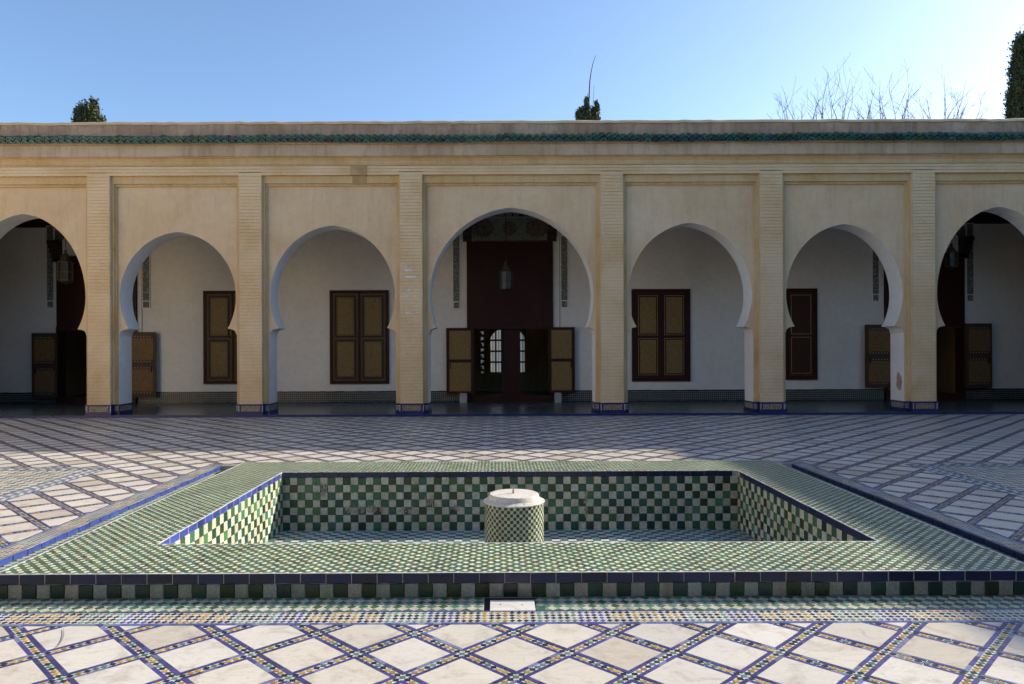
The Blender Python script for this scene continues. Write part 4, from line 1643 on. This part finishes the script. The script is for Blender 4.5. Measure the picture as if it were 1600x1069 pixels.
x = tx(140)
conifer('cypress_tree', 'bushy dark cypress top rising above the roof at left', 'tree',
        [(x, TD, 2.5, tz(162), 1.5, .62), (tx(122.5), TD + .1, 9.5, tz(170), .36, .7), (tx(150), TD - .2, 8.5, tz(166), .8, .7), (tx(160), TD, 8.5, tz(182), .75, .7), (tx(133), TD - .3, 8.5, tz(163), .7, .7), (tx(137), TD, 11, tz(150), .2, .8), (tx(145), TD, 11, tz(152), .18, .8), (tx(152), TD, 11, tz(155), .18, .8), (tx(122), TD, 11, tz(163), .14, .8)], 52000, .105)
conifer('conifer_tree', 'small dark twin-topped conifer above the roof behind the middle arch', 'tree',
        [(tx(916), TD, 2.5, tz(163), .85, .6), (tx(908), TD, 9.5, tz(170), .45, .7), (tx(931), TD + .1, 8.5, tz(167), .5, .6), (tx(918), TD, 9.5, tz(150), .24, .8), (tx(934), TD, 10, tz(158), .22, .8)], 40000, .095)
conifer('cypress_tree', 'tall columnar cypress cut by the right edge of the photo', 'tree',
        [(tx(1612), TD, 2.0, tz(44), 1.25, .26), (tx(1599), TD, 6.0, tz(55), .7, .3), (tx(1594), TD - .2, 5, tz(90), .85, .3), (tx(1592), TD, 5, tz(140), .8, .3), (tx(1625), TD, 6, tz(60), .8, .3)], 90000, .105)

# bent bare stem above the conifer
m = MB()
pts = [(924.5, 545), (924, 300), (924, 165), (925, 140), (926, 120), (928, 106), (931, 92), (935.5, 79)]
m.tube([(tx(a), TD + .6, tz(b) if b < 500 else -.07) for a, b in pts], [.06, .05, .038, .034, .028, .022, .017, .010], 6)
m.tube([(tx(924), TD + .6, tz(190)), (tx(930.5), TD + .5, tz(165)), (tx(932), TD + .5, tz(128))], [.02, .012, .006], 5)
tag(m.build('dead_tree', 'twig'), 'single bare bent stem rising high out of the small conifer', 'dead tree')


# leafless trees: only their top twigs clear the roof
def bare_tree(px, spread, pytop, label, seed, n_shoots):
    rr = random.Random(seed)
    x0 = tx(px)
    y0 = TD + 1
    ztop, zroof = tz(pytop) + .4, tz(192) + .35
    t_ = thing('bare_tree', label, 'tree', (x0, y0, -.07), 'leafless trees behind the roof')
    MB().tube([(x0, y0, -.1), (x0 + .1, y0, 3), (x0, y0, 6.5)], [.22, .17, .13], 8).build('trunk', 'bark', t_)
    m = MB()

    def shoot(p, d, l, r, depth):
        pts, rads = [p], [r]
        q, dd = p.copy(), d.copy()
        n = 5
        for k in range(n):
            dd = (dd + Vector((rr.uniform(-.22, .22), rr.uniform(-.2, .2), rr.uniform(-.02, .12)))).normalized()
            q = q + dd * l / n
            pts.append(q.copy())
            rads.append(max(.005, r * (1 - .75 * (k + 1) / n)))
        m.tube([tuple(v) for v in pts], rads, 4)
        if depth < 3:
            for k in range(rr.choice([2, 3, 4]) if depth == 1 else rr.choice([1, 2])):
                i = rr.randint(1, n - 1)
                nd_ = (dd + Vector((rr.choice([-1, 1]) * rr.uniform(.3, .9), rr.uniform(-.5, .5), rr.uniform(-.15, .3)))).normalized()
                shoot(pts[i], nd_, l * rr.uniform(.35, .6), max(.0045, rads[i] * .7), depth + 1)

    for k in range(n_shoots):
        u = (k + .5) / n_shoots * 2 - 1 + rr.uniform(-.12, .12)
        b = Vector((x0 + spread * u * .86, y0 + rr.uniform(-.7, .7), zroof - rr.uniform(.2, .9)))
        m.tube([(x0, y0, 6.2), (x0 + (b.x - x0) * .35, y0 + (b.y - y0) * .4, 8.5), tuple(b)], [.07, .045, .026], 5)
        l = (ztop - b.z) * rr.uniform(.38, .95) * (1 - .3 * u * u)
        shoot(b, Vector((u * .6 + rr.uniform(-.25, .25), rr.uniform(-.2, .2), 1)).normalized(), l, .022, 1)
    m.build('branches', 'twig', t_)


bare_tree(1310, 2.5, 112, 'leafless tree top above the roof, leftmost and widest of three', 11, 22)
bare_tree(1405, 1.25, 118, 'leafless tree top above the roof, between two other bare trees', 23, 15)
bare_tree(1494, 1.5, 118, 'leafless tree top above the roof, nearest the tall cypress', 35, 17)


# ------------------------------------------------------------------ the other wings round the courtyard (outside the frame)
def wing(name, label, x0, x1, y0, y1, hgt, face):
    t_ = thing(name, label, 'building', ((x0 + x1) / 2, (y0 + y1) / 2, 0))
    m = MB().box(x0, x1, y0, y1, -.07, hgt - .4)
    m.build('wall', 'wingwall', t_)
    m = MB().box(x0 - .15, x1 + .15, y0 - .15, y1 + .15, hgt - .4, hgt - .25)
    m.build('cornice', 'ochre_deep', t_)
    m = MB().box(x0, x1, y0, y1, hgt - .25, hgt)
    m.build('parapet', 'parapet', t_)


wing('side_wing', 'ochre wing of the palace along the right side of the courtyard', 19.38, 25, -16, 28, PAR_T, 'l')
wing('side_wing', 'unseen wing along the left side of the courtyard, set close to bounce warm light', -22, -16.2, -16, 28, PAR_T, 'r')  # out of view; kept pale and near to warm the facade by bounce

# broad evergreen trees added unseen behind the viewer, cutting sky light on the facade
gc = leafy([(0, 0, 1.0, 9.5, 3.6, .45)], 9000, .42, FOL).mesh('crown', 'foliage')
gt = MB().tube([(0, 0, 0), (.1, 0, 2.5), (0, 0, 7)], [.3, .22, .06], 8).mesh('trunk', 'bark')
for k in range(7):
    t_ = thing('sky_block_tree', 'added evergreen tree behind the viewer that blocks sky light', 'tree', (-17 + k * 5.7, -12.5 - (k % 2) * 2.2, -.07), 'added trees blocking sky light')
    for nm, me in (('trunk', gt), ('crown', gc)):
        o_ = bpy.data.objects.new(nm, me)
        COL.objects.link(o_)
        o_.parent = t_
        o_.rotation_euler = (0, 0, k * 1.3)
